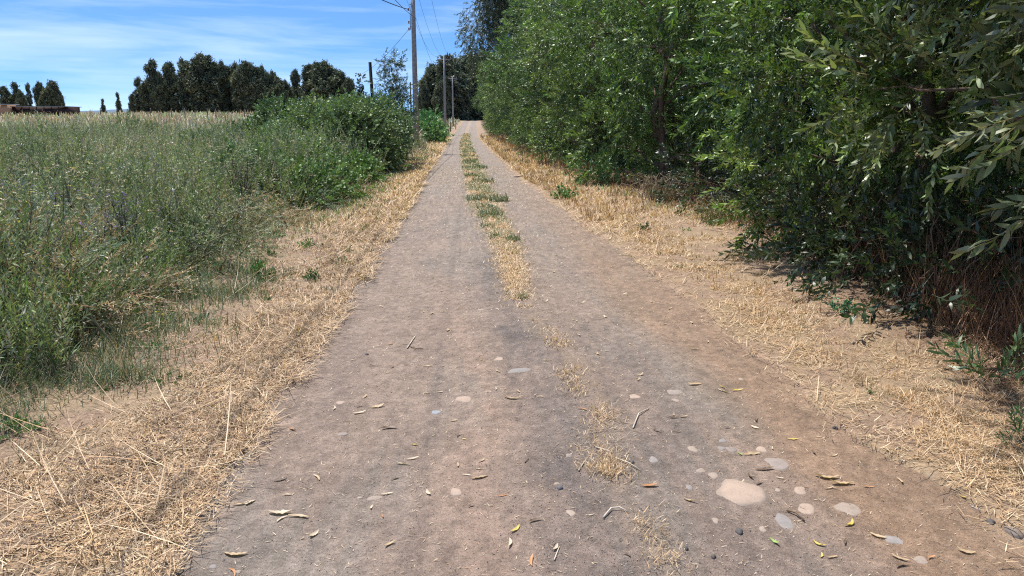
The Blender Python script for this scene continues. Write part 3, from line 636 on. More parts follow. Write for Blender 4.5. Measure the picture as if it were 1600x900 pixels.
def meadow_layer(n, y0, y1, p, hmin, hmax, r, wid, dryb=0.0, leanmax=.85):
    x, Y = meadow_xy(n, y0, y1, p, r)
    dz = fbm(x * .22, Y * .13, 71, 3) + dryb
    far = ss((Y - 14) / 30)
    pd = np.clip((dz - .47) * 8 + .36 + .26 * far, .16, .92)
    isd = r.uniform(0, 1, n) < pd
    col = np.where(isd[:, None], pick(DR, [3, 2, 1.5, 2], n, r), pick(GR, [2, 3, 3, 3], n, r))
    pch = fbm(x * .55, Y * .42, 75, 3); pc2 = fbm(x * .5, Y * .4, 76, 3)
    tnt = lerp(np.broadcast_to(np.array([.72, .92, .72]), (n, 3)), np.array([1.25, 1.12, 1.25]), ss((pch - .38) / .24))      # species patches: dark green to grey green
    tnt = lerp(tnt, np.broadcast_to(np.array([.85, .98, 1.35]), (n, 3)), ss((pc2 - .54) / .1))
    col = np.where(isd[:, None], col, col * tnt)
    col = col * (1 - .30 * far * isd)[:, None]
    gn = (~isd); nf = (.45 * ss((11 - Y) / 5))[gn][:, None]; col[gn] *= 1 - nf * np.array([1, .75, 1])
    edge = ss((xm(Y) - x) / .8)
    h = (hmin + (hmax - hmin) * r.uniform(0, 1, n) ** 1.3) * (.42 + .58 * edge) * np.clip(.02 + 1.9 * fbm(x * .7, Y * .6, 72, 3), .35, 1.5)
    h = h * (1 - .5 * ss((x - xm(Y) + 2.6) / .8) * ss((Y - 11) / 2) * ss((27 - Y) / 3))
    wd_ = np.maximum(wid, .0011 * Y) * r.uniform(.6, 1.3, n)
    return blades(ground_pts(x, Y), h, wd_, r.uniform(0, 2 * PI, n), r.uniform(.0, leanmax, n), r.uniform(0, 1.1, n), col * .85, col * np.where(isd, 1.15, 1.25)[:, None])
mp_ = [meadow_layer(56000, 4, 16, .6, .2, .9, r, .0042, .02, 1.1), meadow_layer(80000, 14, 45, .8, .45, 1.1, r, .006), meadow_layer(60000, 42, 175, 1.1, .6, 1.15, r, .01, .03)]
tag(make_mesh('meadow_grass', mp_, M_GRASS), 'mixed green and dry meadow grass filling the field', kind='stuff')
# thin bare stalks standing above the canopy
x, Y = meadow_xy(9000, 5, 60, .8, r); n = len(x); sc__ = pick([(.40, .32, .22), (.30, .24, .18), (.16, .13, .10), (.46, .40, .30)], [3, 3, 3, 1], n, r)
tag(make_mesh('meadow_stalks', [blades(ground_pts(x, Y), r.uniform(.6, 1.3, n) * (.5 + .5 * ss((xm(Y) - x) / .9)) * np.clip(.1 + 1.8 * fbm(x * .7, Y * .6, 72, 3), .4, 1.5), np.maximum(.0035, .0009 * Y) * r.uniform(.7, 1.2, n), r.uniform(0, 6.28, n), r.uniform(0, .5, n), r.uniform(-.2, .5, n), sc__)], M_STRAW), 'thin dry stalks standing through the meadow', kind='stuff')
# broad green blades at the very left
n = 5200; Y = r.uniform(4.3, 8.2, n); x = xm(Y) - .1 - r.uniform(0, 1, n) ** .8 * 2.6
gcol = pick([(.10, .19, .04), (.15, .25, .06), (.20, .28, .08), (.42, .36, .16)], [3, 3, 2, .7], n, r)
tag(make_mesh('reed_grass', [blades(ground_pts(x, Y), r.uniform(.3, .85, n), r.uniform(.007, .016, n), r.uniform(0, 6.28, n), r.uniform(.05, .6, n), r.uniform(.3, 1.7, n), gcol * .8, gcol * 1.1)], M_GRASS), 'broad-bladed green grass in front of the meadow at left', kind='stuff')
# leafy herbs: grey-green vetch and wild carrot foliage
HB = [spray_tmpl(60 + s, 20, .13, .2, .9, .005) for s in range(3)]
x, Y = meadow_xy(36000, 4.5, 45, .8, r); n = len(x)
hz = r.uniform(.1, 1.0, n) * (.5 + .5 * ss((xm(Y) - x) / .8)) * np.clip(.02 + 1.9 * fbm(x * .7, Y * .6, 72, 3), .3, 1.5); d = np.stack([r.normal(size=n) * .45, r.normal(size=n) * .45, np.ones(n)], 1)
hc = pick([(.18, .24, .13), (.25, .30, .18), (.10, .15, .05), (.24, .30, .11), (.34, .33, .26)], [3, 3, 2, 2, 1.4], n, r)
pp = ground_pts(x, Y); pp[:, 2] += hz - .15
hs1 = multi_scatter(HB, pp, d, r.uniform(.22, .45, n) * (1 + Y / 60), hc, r)
tag(make_mesh('meadow_herbs', hs1, M_GRASS), 'leafy grey-green herbs tangled through the meadow', kind='stuff')
# seed heads and blossoms
def puff(seed, n=10, w_=.30):
    rr = np.random.RandomState(seed); Vs, Ts = [], []
    for i in range(n):
        a = rr.uniform(0, 6.28); q = rr.uniform(.1, 1); c_ = np.array([math.cos(a) * q, math.sin(a) * q, rr.uniform(-.15, .15)])
        R = rots(rr.normal(size=(1, 3)), np.array([0.]))[0]; tri = np.array([[-w_, 0, 0], [w_, w_ * .4, 0], [0, w_, .1], [0, -w_ * .7, 0]])
        Vs.append(tri @ R.T + c_); Ts.append(np.array([[0, 1, 2], [0, 3, 1]]) + 4 * i)
    V = np.concatenate(Vs); V = V[:, [2, 1, 0]]
    return V, np.concatenate(Ts), np.ones((len(V), 3)) * np.repeat(rr.uniform(.8, 1.2, n), 4)[:, None]
PUFF = [puff(s) for s in range(3)]
def heads(n, y0, y1, p, zlo, zhi, s0, cols, w_, r, side=None):
    x, Y = meadow_xy(n, y0, y1, p, r)
    pp = ground_pts(x, Y); pp[:, 2] += r.uniform(zlo, zhi, n) * (.5 + .5 * ss((xm(Y) - x) / .8))
    d = np.stack([r.normal(size=n) * .3, r.normal(size=n) * .3, np.ones(n)], 1)
    return multi_scatter(PUFF, pp, d, s0 * r.uniform(.6, 1.3, n) * (1 + Y / 70), pick(cols, w_, n, r), r)
tag(make_mesh('seed_heads', heads(9000, 7, 150, .8, .6, 1.15, .022, [(.50, .40, .36), (.62, .56, .50), (.36, .26, .24), (.55, .42, .30)], [3, 2, 2, 2], r), M_PETAL), 'pale dusty seed heads over the meadow', kind='stuff')
tag(make_mesh('vetch_flowers', heads(2600, 5.5, 34, .8, .45, .85, .022, [(.18, .12, .34), (.25, .18, .42)], [1, 1], r), M_PETAL), 'tiny purple vetch flowers in the meadow', kind='stuff')

# individual tall weeds
def tall_weed(name, seed, loc, Hh, label, stemc=(.09, .085, .075), leafc=(.10, .13, .09), heads_=None, nst=5, lean=.25, cat='weed', group=None):
    r = np.random.RandomState(seed); o = empty(name, loc, 0, label, cat, group); st_, lp_, ld_ = [], [], []; tips = []
    for s in range(nst):
        az = r.uniform(0, 6.28); le = r.uniform(0, lean); hh = Hh * r.uniform(.7, 1.0)
        b_ = np.array([math.cos(az) * math.sin(le), math.sin(az) * math.sin(le), math.cos(le)]) * hh
        p = limb_path((r.uniform(-.05, .05), r.uniform(-.05, .05), -.02), b_, r, .05, 7, 0); st_.append(tube(p, np.linspace(.0065, .002, 7), 4, stemc, cap=False)); tips.append(p[-1])
        for k in range(11):
            t = r.uniform(.25, .95); q_ = p[int(t * 6)]; v = sphere_dirs(1, r)[0]; v[2] = abs(v[2]) + .5; v *= r.uniform(.08, .3) * (1.1 - t)
            st_.append(tube([q_, q_ + v * .6, q_ + v], [.003, .002, .001], 3, stemc, cap=False)); lp_.append(q_ + v * r.uniform(.3, 1)); ld_.append(v); tips.append(q_ + v)
    make_mesh('stems', st_, M_BARK, o)
    P_ = np.array(lp_); n = len(P_)
    make_mesh('leaves', multi_scatter(HB, P_, np.array(ld_), r.uniform(.10, .2, n), np.array(leafc) * r.uniform(.7, 1.3, (n, 1)), r), M_GRASS, o)
    if heads_ is not None:
        T_ = np.array(tips); n = len(T_)
        make_mesh('flower_heads', multi_scatter(PUFF, T_, np.tile([0, 0, 1.], (n, 1)), r.uniform(.012, .024, n), np.array(heads_) * r.uniform(.8, 1.2, (n, 1)), r), M_PETAL, o)
    return o
WL = [(95, 395, 6.6, 1.15, 'dark many-stemmed weed standing tallest above the reed grass', None), (150, 340, 8.6, 1.1, 'thin dark weed with bare forks right of the tallest one', None), (225, 400, 7.7, .95, 'dark bushy weed at the meadow edge leaning over the straw', (.20, .14, .30)), (190, 430, 7.5, .8, 'shadowy leafy weed with a purple blossom at the meadow edge', (.22, .12, .36)), (285, 360, 9.0, .85, 'upright dark weed behind two pale dry stalks', None), (45, 420, 6.0, .9, 'green weed with yellow blossoms at the left edge', (.75, .55, .03)), (330, 330, 12, .9, 'slender grey weed near the low bramble', (.5, .42, .38)), (120, 260, 13, 1.25, 'tall grey weed rising from the middle of the meadow', (.5, .42, .38))]
for i, (px, py, Y, hh, lb, hd) in enumerate(WL):
    x = (px - 716) / 1200 * Y * 1.03; tall_weed('tall_weed', 500 + i, gl(x, Y), hh, lb, heads_=hd, nst=6 + i % 3, stemc=(.08, .075, .06) if i < 5 else (.16, .16, .10))
for i, (px, Y, hh, lb) in enumerate([(92, 24, 1.95, 'tall seeding weed with pinkish heads rising in front of the shed'), (118, 27, 1.75, 'second pinkish seeding weed at the shed\'s right end'), (250, 30, 1.9, 'feathery pinkish seeding weed below the far belt\'s left end'), (375, 26, 1.75, 'silvery plumed weed left of the bramble mound'), (392, 28, 1.7, 'shorter silvery plumed weed beside the bramble mound'), (30, 26, 1.55, 'brown dock weed in front of the shed\'s left end')]):
    x = (px - 716) / 1200 * Y; tall_weed('seeding_weed', 540 + i, gl(x, Y), hh, lb, stemc=(.26, .2, .16), leafc=(.22, .23, .16) if i < 3 else (.30, .33, .30), heads_=(.52, .38, .34) if i < 3 else (.55, .58, .56), nst=7, lean=.2)
tws = [tall_weed('twiggy_weed', 700 + k, (0, 0, -50), 1.0, 'x', stemc=(.085, .075, .06), leafc=(.09, .11, .08), nst=9, lean=.45, heads_=(.34, .28, .25), cat='weed') for k in range(4)]
for k in range(64):
    rr = np.random.RandomState(720 + k); Y = float(sampY(1, 6, 30, .5, rr)[0]); x = float(xm(np.array(Y))) - .2 - rr.rand() * (1 + .62 * Y)
    where = 'front' if Y < 10 else 'middle' if Y < 18 else 'rear'
    s_ = rr.uniform(.7, 1.25); copy_tree(tws[k % 4], gl(x, Y), rr.uniform(0, 6.28), (s_ * 1.2, s_ * 1.2, s_), f'dark twiggy half-bare weed standing in the {where} of the near meadow', f'twiggy weeds in the {where} of the near meadow')
for o in tws:
    for ch in list(o.children): bpy.data.objects.remove(ch)
    bpy.data.objects.remove(o)
mwl = ['grey-green leafy weed clump', 'bright broad-leaved weed clump', 'dark green weed clump', 'pale dry weed clump']
mwp = [bush('weed_clump', 800 + k, [((0, 0, .3), (.38, .38, .38)), ((.28, .15, .22), (.3, .3, .25)), ((-.2, -.2, .45), (.22, .22, .28))], [260, 200, 300, 240][k], [.24, .26, .2, .22][k], 'x', tms=[HB, SPRAY_BR, HB, HB][k], base=[(.12, .16, .10), (.06, .10, .035), (.04, .07, .025), (.28, .22, .14)][k], tip=[(.30, .36, .26), (.14, .22, .08), (.10, .17, .05), (.48, .40, .27)][k], canes=10, mat=M_GRASS, cat='weed', rmin=.3, canec=(.2, .17, .1)) for k in range(4)]
for k in range(88):
    rr = np.random.RandomState(830 + k); Y = float(sampY(1, 5.5, 30, .6, rr)[0]); x = float(xm(np.array(Y))) + .35 - rr.rand() ** 1.3 * (1 + .62 * Y); j_ = rr.choice(4, p=[.34, .1, .28, .28]); j_ = 0 if (j_ == 1 and Y < 14) else j_
    where = 'front' if Y < 10 else 'middle' if Y < 18 else 'rear'
    s_ = rr.uniform(.6, 1.35); copy_tree(mwp[j_], gl(x, Y), rr.uniform(0, 6.28), (s_ * 1.1, s_ * 1.1, s_ * rr.uniform(.7, 1.3) * (.65 if x > float(xm(np.array(Y))) - .2 else 1)), f'{mwl[j_]} in the {where} of the near meadow', f'{mwl[j_]}s in the {where} of the near meadow')
for o in mwp:
    for ch in list(o.children): bpy.data.objects.remove(ch)
    bpy.data.objects.remove(o)
# light green cut-leaf weed clump on the horizon
bush('meadow_shrub', 560, [((0, 0, .8), (.9, .9, .8)), ((.9, .3, .6), (.8, .7, .6))], 420, .4, 'light green feathery shrub low under the far belt\'s left end', tms=SPRAY_MID, base=(.06, .10, .04), tip=(.12, .18, .07), canes=8, loc=gl((228 - 716) / 1200 * 42, 42), mat=M_GRASS)
# dry stalks at the meadow edge
for i, (px, py, hh, ln_) in enumerate([(278, 412, .5, .05), (290, 405, .55, .2), (262, 408, .45, -.45), (25, 500, .55, .05), (60, 530, .55, .5), (66, 545, .35, -.2), (318, 385, .4, .3)]):
    q = pix(px, py); rr = np.random.RandomState(570 + i)
    p = limb_path((0, 0, -.02), (math.sin(ln_) * hh, rr.uniform(-.1, .1), math.cos(ln_) * hh), rr, .1, 6, .1)
    o = make_mesh('dry_stalk', [tube(p, np.linspace(.006, .003, 6), 5, (.52, .42, .27)), tube([p[2], p[2] + (.05, .03, .10)], [.003, .001], 4, (.5, .4, .26))], M_STRAW); o.location = gl(q[0], q[1])
    tag(o, ['pale upright dry stalk at the meadow edge', 'pale dry stalk leaning just right of the upright one', 'long dry stalk slanting down across the dark weed', 'pale dry stalk at the left edge among reed grass', 'bleached stalk slanting over the dark foot of the reed grass', 'short bleached stalk near the yellow flowers', 'short dry stalk near the end of the tall meadow'][i], 'dry stalk', 'bleached stalks at the meadow edge')

# ------------------------------------------------------------------ verges: straw, stubble, green patches
ST = [(.57, .40, .24), (.66, .51, .34), (.46, .30, .17), (.25, .155, .095), (.54, .335, .175)]
def straw_lying(n, y0, y1, p, xf, r, cols=ST, wts=(3, 3, 2, 1.2, 2), l0=.03, l1=.16, w0=.0022, tall=.02, bare=.46):
    Y = sampY(n, y0, y1, p, r); x = xf(Y, r.uniform(0, 1, n), n)
    d_ = fbm(x * 2.1, Y * 1.6, 91, 4); keep = r.uniform(0, 1, n) < .10 + .95 * ss((d_ - bare + .12) / .2)
    near_m = ss((xm(Y) + .9 - x) / .5) * ss((fbm(x * 1.1, Y * .9, 92, 3) - .36) / .12); keep &= r.uniform(0, 1, n) > .30 * near_m
    keep &= (x < .5) | (r.uniform(0, 1, n) < .25 + .75 * ss((x - xr(Y) - .05) / .5))
    Y, x = Y[keep], x[keep]; n = len(x)
    k = 1 + Y / 22
    return blades(ground_pts(x, Y, .005) + np.stack([0 * x, 0 * x, r.uniform(0, tall, n)], 1), r.uniform(l0, l1, n) * k, np.maximum(w0 * r.uniform(.7, 1.8, n), .0007 * Y), r.uniform(0, 6.28, n), r.uniform(1.25, 1.62, n), r.uniform(-.7, .5, n), pick(cols, wts, n, r))
def straw_tufts(n, y0, y1, p, xf, r, h0, h1, cols=ST, wts=(3, 2, 3, 2, 2), per=9, rad=.035, w0=.0022, lean=.9, curl=1.0):
    Y = np.repeat(sampY(n, y0, y1, p, r), per); u = np.repeat(r.uniform(0, 1, n), per)
    cc = np.repeat(pick(cols, wts, n, r), per, 0) * r.uniform(.8, 1.2, (n * per, 1)); hh = np.repeat(r.uniform(h0, h1, n), per) * r.uniform(.5, 1.1, n * per)
    xx = xf(sampY(n, y0, y1, p, r) * 0 + Y[::per], u[::per], n); x = np.repeat(xx, per) + r.normal(size=n * per) * rad; Y = Y + r.normal(size=n * per) * rad
    return blades(ground_pts(x, Y), hh * (1 + Y / 60), np.maximum(w0, .0007 * Y) * r.uniform(.8, 1.5, n * per), r.uniform(0, 6.28, n * per), r.uniform(0, lean, n * per), r.uniform(0, curl, n * per), cc)
r = np.random.RandomState(1000)
def LV(Y, u, n):   # left verge
    return xl(Y) + .03 - np.maximum(0, xl(Y) - xm(Y) + .25) * u - .02 * 0
def LVe(Y, u, n): return xl(Y) + .10 - .35 * u ** 2
def RV(Y, u, n): return xr(Y) - .02 + (xh(Y) - xr(Y) + .55) * u
def RVe(Y, u, n): return xr(Y) - .2 + .8 * u ** .6
tag(make_mesh('straw_litter', [straw_lying(80000, 2.2, 14, .9, LV, r, l0=.012, l1=.075, w0=.003, tall=.012, bare=.40), straw_lying(8000, 2.2, 14, .9, LV, r, l1=.2, bare=.52), straw_lying(30000, 11, 70, 1.15, LV, r, bare=.38), straw_lying(6000, 2.2, 20, .9, LVe, r, l0=.02, l1=.1),
                               straw_lying(62000, 2.2, 14, .8, RV, r, wts=(3, 3, 2, .8, 1.5), tall=.010, bare=.38, l0=.015, l1=.08, w0=.0026), straw_lying(9000, 2.2, 14, .8, RV, r, tall=.012, l1=.18), straw_lying(22000, 11, 75, 1.15, RV, r, bare=.38), straw_lying(9000, 2.2, 12, .8, RVe, r, l0=.02, l1=.09, tall=.004),
                               straw_lying(380, 2.2, 9, .8, LV, r, l0=.25, l1=.55, w0=.003, tall=.05), straw_lying(220, 2.4, 9, .8, RV, r, l0=.2, l1=.5, w0=.003, tall=.03)], M_STRAW), 'flattened dry straw covering both verges', kind='stuff')
tag(make_mesh('stubble_grass', [straw_tufts(1700, 2.3, 14, .9, LV, r, .015, .07), straw_tufts(1500, 12, 60, 1.1, LV, r, .04, .12), straw_tufts(1300, 2.4, 14, .7, lambda Y, u, n: xr(Y) + .35 + (xh(Y) - xr(Y) + .3) * u, r, .02, .11, wts=(3, 2, 3, 2, 3)), straw_tufts(1600, 12, 75, 1.1, lambda Y, u, n: xr(Y) + .15 + (xh(Y) - xr(Y)) * u, r, .05, .2)], M_STRAW), 'short dead stubble grass on the verges', kind='stuff')
brc = [(.20, .13, .08), (.15, .10, .07), (.30, .2, .12)]
tag(make_mesh('brown_litter', [straw_lying(42000, 2.2, 14, .8, LV, r, brc, (1, 1, 1), l0=.015, l1=.09, w0=.003, tall=.03, bare=.54), straw_lying(16000, 2.2, 14, .8, RV, r, brc, (1, 1, 1), l0=.02, l1=.10, w0=.0022, tall=.02, bare=.60),
    straw_tufts(420, 2.3, 9, .8, LV, r, .03, .10, brc, (1, 1, 1), per=14, rad=.05, curl=2.2)], M_STRAW), 'patches of brown curled dead weeds on the verges', kind='stuff')
# brown dry undergrowth in the hedge's shade
UG = [(.26, .14, .085), (.19, .10, .06), (.36, .22, .13), (.14, .08, .055), (.46, .33, .2)]
tag(make_mesh('dry_undergrowth', [straw_tufts(1900, 2.6, 9, .6, lambda Y, u, n: xh(Y) + .35 + 2.6 * u, r, .12, .95, UG, (3, 3, 2, 2, 1), per=8, rad=.09, w0=.0035, lean=.5, curl=.7), straw_tufts(900, 9, 80, 1, lambda Y, u, n: xh(Y) + .1 + 1.0 * u, r, .12, .35, UG, (2, 2, 2, 2, 2), per=8, rad=.1, w0=.004, lean=.6, curl=.9),
                                  straw_lying(16000, 2.6, 14, .7, lambda Y, u, n: xh(Y) - .1 + 2.2 * u, r, UG, (3, 3, 2, 2, 1), l0=.05, l1=.2, w0=.004)], M_STRAW), 'red-brown dead stems and litter under the hedge', kind='stuff')
# green and olive patches of low grass
def patch_grass(cx, cy, rx, ry, n, r, h0, h1, cols, wts, w0=.0028):
    q = r.normal(size=(n, 2)); x = cx + q[:, 0] * rx * .5; Y = cy + q[:, 1] * ry * .5
    return blades(ground_pts(x, Y), r.uniform(h0, h1, n), np.maximum(w0, .0008 * Y) * r.uniform(.7, 1.5, n), r.uniform(0, 6.28, n), r.uniform(.1, 1.1, n), r.uniform(0, 1.0, n), pick(cols, wts, n, r))
GP = [(.075, .12, .045), (.11, .15, .07), (.16, .16, .09), (.36, .27, .17)]
pg = []
for px, py, rx, ry, n in [(250, 470, .5, .6, 1500), (330, 430, .5, .8, 1300), (215, 520, .6, .5, 2200), (150, 560, .6, .4, 1500), (120, 600, .6, .35, 1500), (60, 620, .4, .3, 800), (300, 480, .5, .5, 900), (370, 465, .35, .5, 700), (400, 440, .3, .4, 500), (10, 650, .3, .3, 700), (5, 690, .2, .3, 400), (180, 600, .3, .2, 500)]:
    q = pix(px, py); pg.append(patch_grass(q[0], q[1], rx, ry, n, r, .06, .20, GP, (3, 3, 2, 1.0)))
for k in range(110):   # greener strip nearer the meadow and up the left side
    Y = sampY(1, 9, 60, 1.0, r)[0]; x = xm(Y) + r.uniform(-.1, .7) ; pg.append(patch_grass(x, Y, r.uniform(.15, .5), r.uniform(.3, .9) + Y * .03, 190, r, .05, .17, GP + [(.16, .28, .06)], (2, 3, 2, 1.6, 2)))
for k in range(150):    # tiny sprigs in the straw
    Y = sampY(1, 2.6, 16, .8, r)[0]; x = (xl(Y) - .1 - r.uniform(0, 1.5)) if r.rand() < .7 else (xr(Y) + .3 + r.uniform(0, 1)); pg.append(patch_grass(float(x), Y, r.uniform(.04, .14), r.uniform(.04, .14), 34, r, .015, .055, GP, (3, 3, 3, 1), .002))
for k in range(26):
    Y = sampY(1, 12, 80, 1.0, r)[0]; x = xh(Y) - r.uniform(0.0, .5); pg.append(patch_grass(x, Y, .3, .8, 200, r, .04, .16, GP + [(.16, .28, .06)], (2, 3, 2, 1.6, 1.5)))
tag(make_mesh('verge_greenery', pg, M_GRASS), 'low green grass patches on the verges', kind='stuff')
# centre strip
def CSf(Y, u, n): return sc_c(Y) + sc_w(Y) * (np.random.RandomState(3).normal(size=n) * .42)
cs = []
Y = sampY(60000, 2.3, 90, 1.0, r); keep = (fbm(Y * 1.7, Y * 0 + 2, 81, 3) + r.uniform(-.08, .08, len(Y)) > .53 - .36 * ss((Y - 4.8) / 4.5)) ; Y = Y[keep]; n = len(Y)
x = sc_c(Y) + sc_w(Y) * r.normal(size=n) * (.42 + .25 * ss((7 - Y) / 2))
kk_ = (Y > 6.5) | (r.uniform(0, 1, n) < .22); x, Y = x[kk_], Y[kk_]; n = len(x)
cs.append(blades(ground_pts(x, Y, -.014), r.uniform(.012, .05, n) * (1 + Y / 25), np.maximum(.0018, .0007 * Y) * r.uniform(.7, 1.5, n), r.uniform(0, 6.28, n), r.uniform(.7, 1.6, n), r.uniform(-.3, .6, n), np.where((r.uniform(0, 1, n) < .75 * ss((fbm(x * 3, Y * 1.1, 83, 3) - .40) / .1) * ss((Y - 8) / 6))[:, None], pick([(.14, .17, .08), (.19, .21, .11)], (1, 1), n, r), pick(ST, (3, 3, 2, 1, 2), n, r))))
q = pix(948, 737); cs.append(patch_grass(q[0], q[1], .10, .12, 420, r, .015, .06, ST, (3, 3, 2, 1, 2), .002))
for px, py, nn in [(1015, 830, 140), (1035, 875, 160), (900, 612, 120), (945, 650, 150), (875, 540, 130), (885, 590, 120)]:
    q = pix(px, py); cs.append(patch_grass(q[0], q[1], .09, .16, nn, r, .015, .05, ST, (3, 3, 2, 1, 2), .002))
tag(make_mesh('median_straw', cs, M_STRAW), 'dry grass strip between the two wheel tracks', kind='stuff')
# countable green tufts in the centre strip
def tuft(name, px, py, n, rad, hh, label, cols=((.10, .13, .06), (.14, .16, .085), (.13, .19, .07), (.36, .27, .17)), wts=(3, 3, 1.5, 1), cat='grass tuft', group='green tufts in the centre strip', ry=None):
    q = pix(px, py); rr = np.random.RandomState(int(px * 7 + py)); k = np.clip(rr.normal(size=(n, 2)) * .5, -.75, .75)
    V, T, C = blades(np.stack([k[:, 0] * rad, k[:, 1] * (ry or rad), np.zeros(n) - .005], 1), rr.uniform(.35, 1.2, n) * hh * 1.35, np.maximum(.003, .0008 * q[1]) * rr.uniform(.8, 1.5, n), rr.uniform(0, 6.28, n), rr.uniform(.1, 1.1, n), rr.uniform(0, 1, n), pick(list(cols), wts, n, rr))
    o = make_mesh(name, [(V, T, C)], M_GRASS); o.location = gl(q[0], q[1]); return tag(o, label, cat, group)
for a_ in [(815, 466, 120, .07, .06, 'small olive tuft in the straw strip, nearest to the viewer'), (802, 375, 160, .13, .08, 'dark green tuft alone on the straw strip'), (774, 371, 90, .09, .07, 'faint little tuft left of the dark green one'), (762, 354, 120, .12, .08, 'small flat tuft on the left rim of the strip'),
           (768, 336, 300, .25, .10, 'wide green tuft crossing the whole strip'), (780, 313, 260, .22, .12, 'bright tuft on the right rim of the strip'), (745, 311, 300, .25, .10, 'olive tuft on the left half of the strip'), (758, 324, 160, .2, .08, 'low brownish tuft between three larger ones'), (738, 276, 240, .26, .11, 'bright green tuft at the left rim, level with the thicket'), (755, 284, 320, .36, .10, 'long dull tuft spreading across the strip'), (733, 255, 260, .3, .11, 'tuft on the strip before it narrows'), (750, 262, 240, .3, .10, 'tuft on the right half just before the narrowing')]:
    tuft('grass_tuft', *a_[:5], a_[5], ry=a_[3] * 2.0)
for k in range(16):
    Y = 27 + k * 4.2; x = float(sc_c(Y)) + rs.uniform(-.1, .1); rr = np.random.RandomState(k + 5); n = 200; kk = np.clip(rr.normal(size=(n, 2)) * .5, -.75, .75)
    V, T, C = blades(np.stack([kk[:, 0] * .38, kk[:, 1] * .9, np.zeros(n)], 1), rr.uniform(.04, .13, n), .0009 * Y * rr.uniform(.8, 1.5, n), rr.uniform(0, 6.28, n), rr.uniform(.1, 1.1, n), rr.uniform(0, 1, n), pick([(.12, .15, .07), (.16, .18, .09), (.36, .28, .18)], (3, 3, 2), n, rr))
    o = make_mesh('grass_tuft', [(V, T, C)], M_GRASS); o.location = gl(x, Y); tag(o, 'far green tuft in the narrow part of the centre strip', 'grass tuft', 'far green tufts in the centre strip')

# leafy weeds on the verges
def leafy_weed(px, py, size, n, label, base=(.07, .14, .05), tip=(.12, .24, .08), tms=SPRAY_BR, flat=.35, loc=None, cat='weed', hh=None, flowers=None, name='leafy_weed', mat=None, droop=.5, group=None):
    q = pix(px, py) if loc is None else loc; rr = np.random.RandomState(int(px * 3 + py)); o = empty(name, gl(q[0], q[1]), 0, label, cat, group)
    v = sphere_dirs(n, rr); v[:, 2] = np.abs(v[:, 2]) * flat + .12
    P_ = v * size * rr.uniform(.05, .35, (n, 1)); P_[:, 2] += .01
    c_ = lerp(np.broadcast_to(np.array(base), (n, 3)), np.array(tip), rr.uniform(0, 1, n))
    make_mesh('leaves', multi_scatter(tms, P_, v + np.array([0, 0, .25 * droop]), size * rr.uniform(.6, 1.0, n), c_, rr), mat or M_BROAD, o)
    if flowers:
        fp_ = sphere_dirs(flowers, rr) * size * 1.6; fp_[:, 2] = rr.uniform(.3, 1.0, flowers) * (hh or .12)
        for p_ in fp_:
            f = make_mesh('flower_head', [scatter(PUFF[0], p_[None], np.array([[0, 0, 1.]]), np.array([0.]), np.array([.013]), np.array([[.80, .60, .02]])), tube([(p_[0] * .5, p_[1] * .5, 0), tuple(p_)], [.0015, .001], 3, (.15, .2, .06), cap=False)], M_PETAL, o)
    return o
leafy_weed(1313, 493, .14, 26, 'bright blue-green weed rosette on the straw at right', base=(.06, .16, .09), tip=(.09, .24, .13), flat=.8)
leafy_weed(1008, 362, .12, 14, 'dark little weed alone on the right verge', base=(.05, .09, .05), tip=(.08, .13, .07), flat=1)
leafy_weed(1072, 367, .10, 12, 'tiny light green weed right of the dark little weed', base=(.08, .2, .05), tip=(.14, .3, .08), flat=.8)
leafy_weed(885, 312, .28, 34, 'spreading green weed at the foot of the hedge', base=(.06, .14, .04), tip=(.13, .26, .07), flat=.7)
leafy_weed(405, 436, .17, 34, 'dark green leafy weed on the left straw verge', flat=.7)
leafy_weed(430, 376, .15, 18, 'small green weed close below the low bramble', flat=.7)
leafy_weed(480, 390, .14, 18, 'bright small weed in the straw near the track edge', base=(.08, .18, .05), tip=(.14, .3, .08))
leafy_weed(248, 452, .11, 14, 'tiny pale green weed below the dark bushy weed', base=(.09, .2, .07), tip=(.15, .3, .1), flat=.7)
leafy_weed(70, 582, .13, 18, 'bright broad-leaved weed at the far left of the straw', base=(.07, .2, .05), tip=(.13, .3, .08), flat=.6)
leafy_weed(245, 552, .09, 12, 'small bright weed at the rim of the dark grass patch', base=(.07, .2, .05), tip=(.13, .3, .08), flat=.8)
leafy_weed(150, 622, .07, 9, 'tiny green seedling at the straw edge of the patch', flat=.8)
leafy_weed(20, 690, .12, 18, 'dark weed at the left edge beside the straw', flat=.9)
leafy_weed(1360, 620, .05, 6, 'tiny green sprig in the bleached straw at right', flat=1)
for i, (px, py, nf, lb) in enumerate([(140, 487, 5, 'yellow-flowered weed at the dark foot of the reed grass'), (172, 485, 4, 'yellow-flowered weed right of the bleached stalks'), (208, 500, 4, 'yellow-flowered weed at the straw rim of the green patch'), (265, 468, 3, 'yellow-flowered weed farthest out on the straw'), (285, 470, 4, 'cluster of yellow blooms right of the other yellow flowers'), (185, 450, 3, 'yellow-flowered weed just in front of the dark bushy weed'), (96, 514, 2, 'low yellow-flowered weed among pale fallen stalks'), (235, 520, 2, 'sparse yellow-flowered weed in the green patch'), (510, 322, 4, 'yellow-flowered weed beside the low bramble'), (545, 315, 4, 'farthest yellow-flowered weed by the low bramble')]):
    leafy_weed(px, py, .10, 12, lb, flat=.9, flowers=nf, hh=.16, name='flowering_weed', cat='flower', group='yellow-flowered weeds on the left verge')
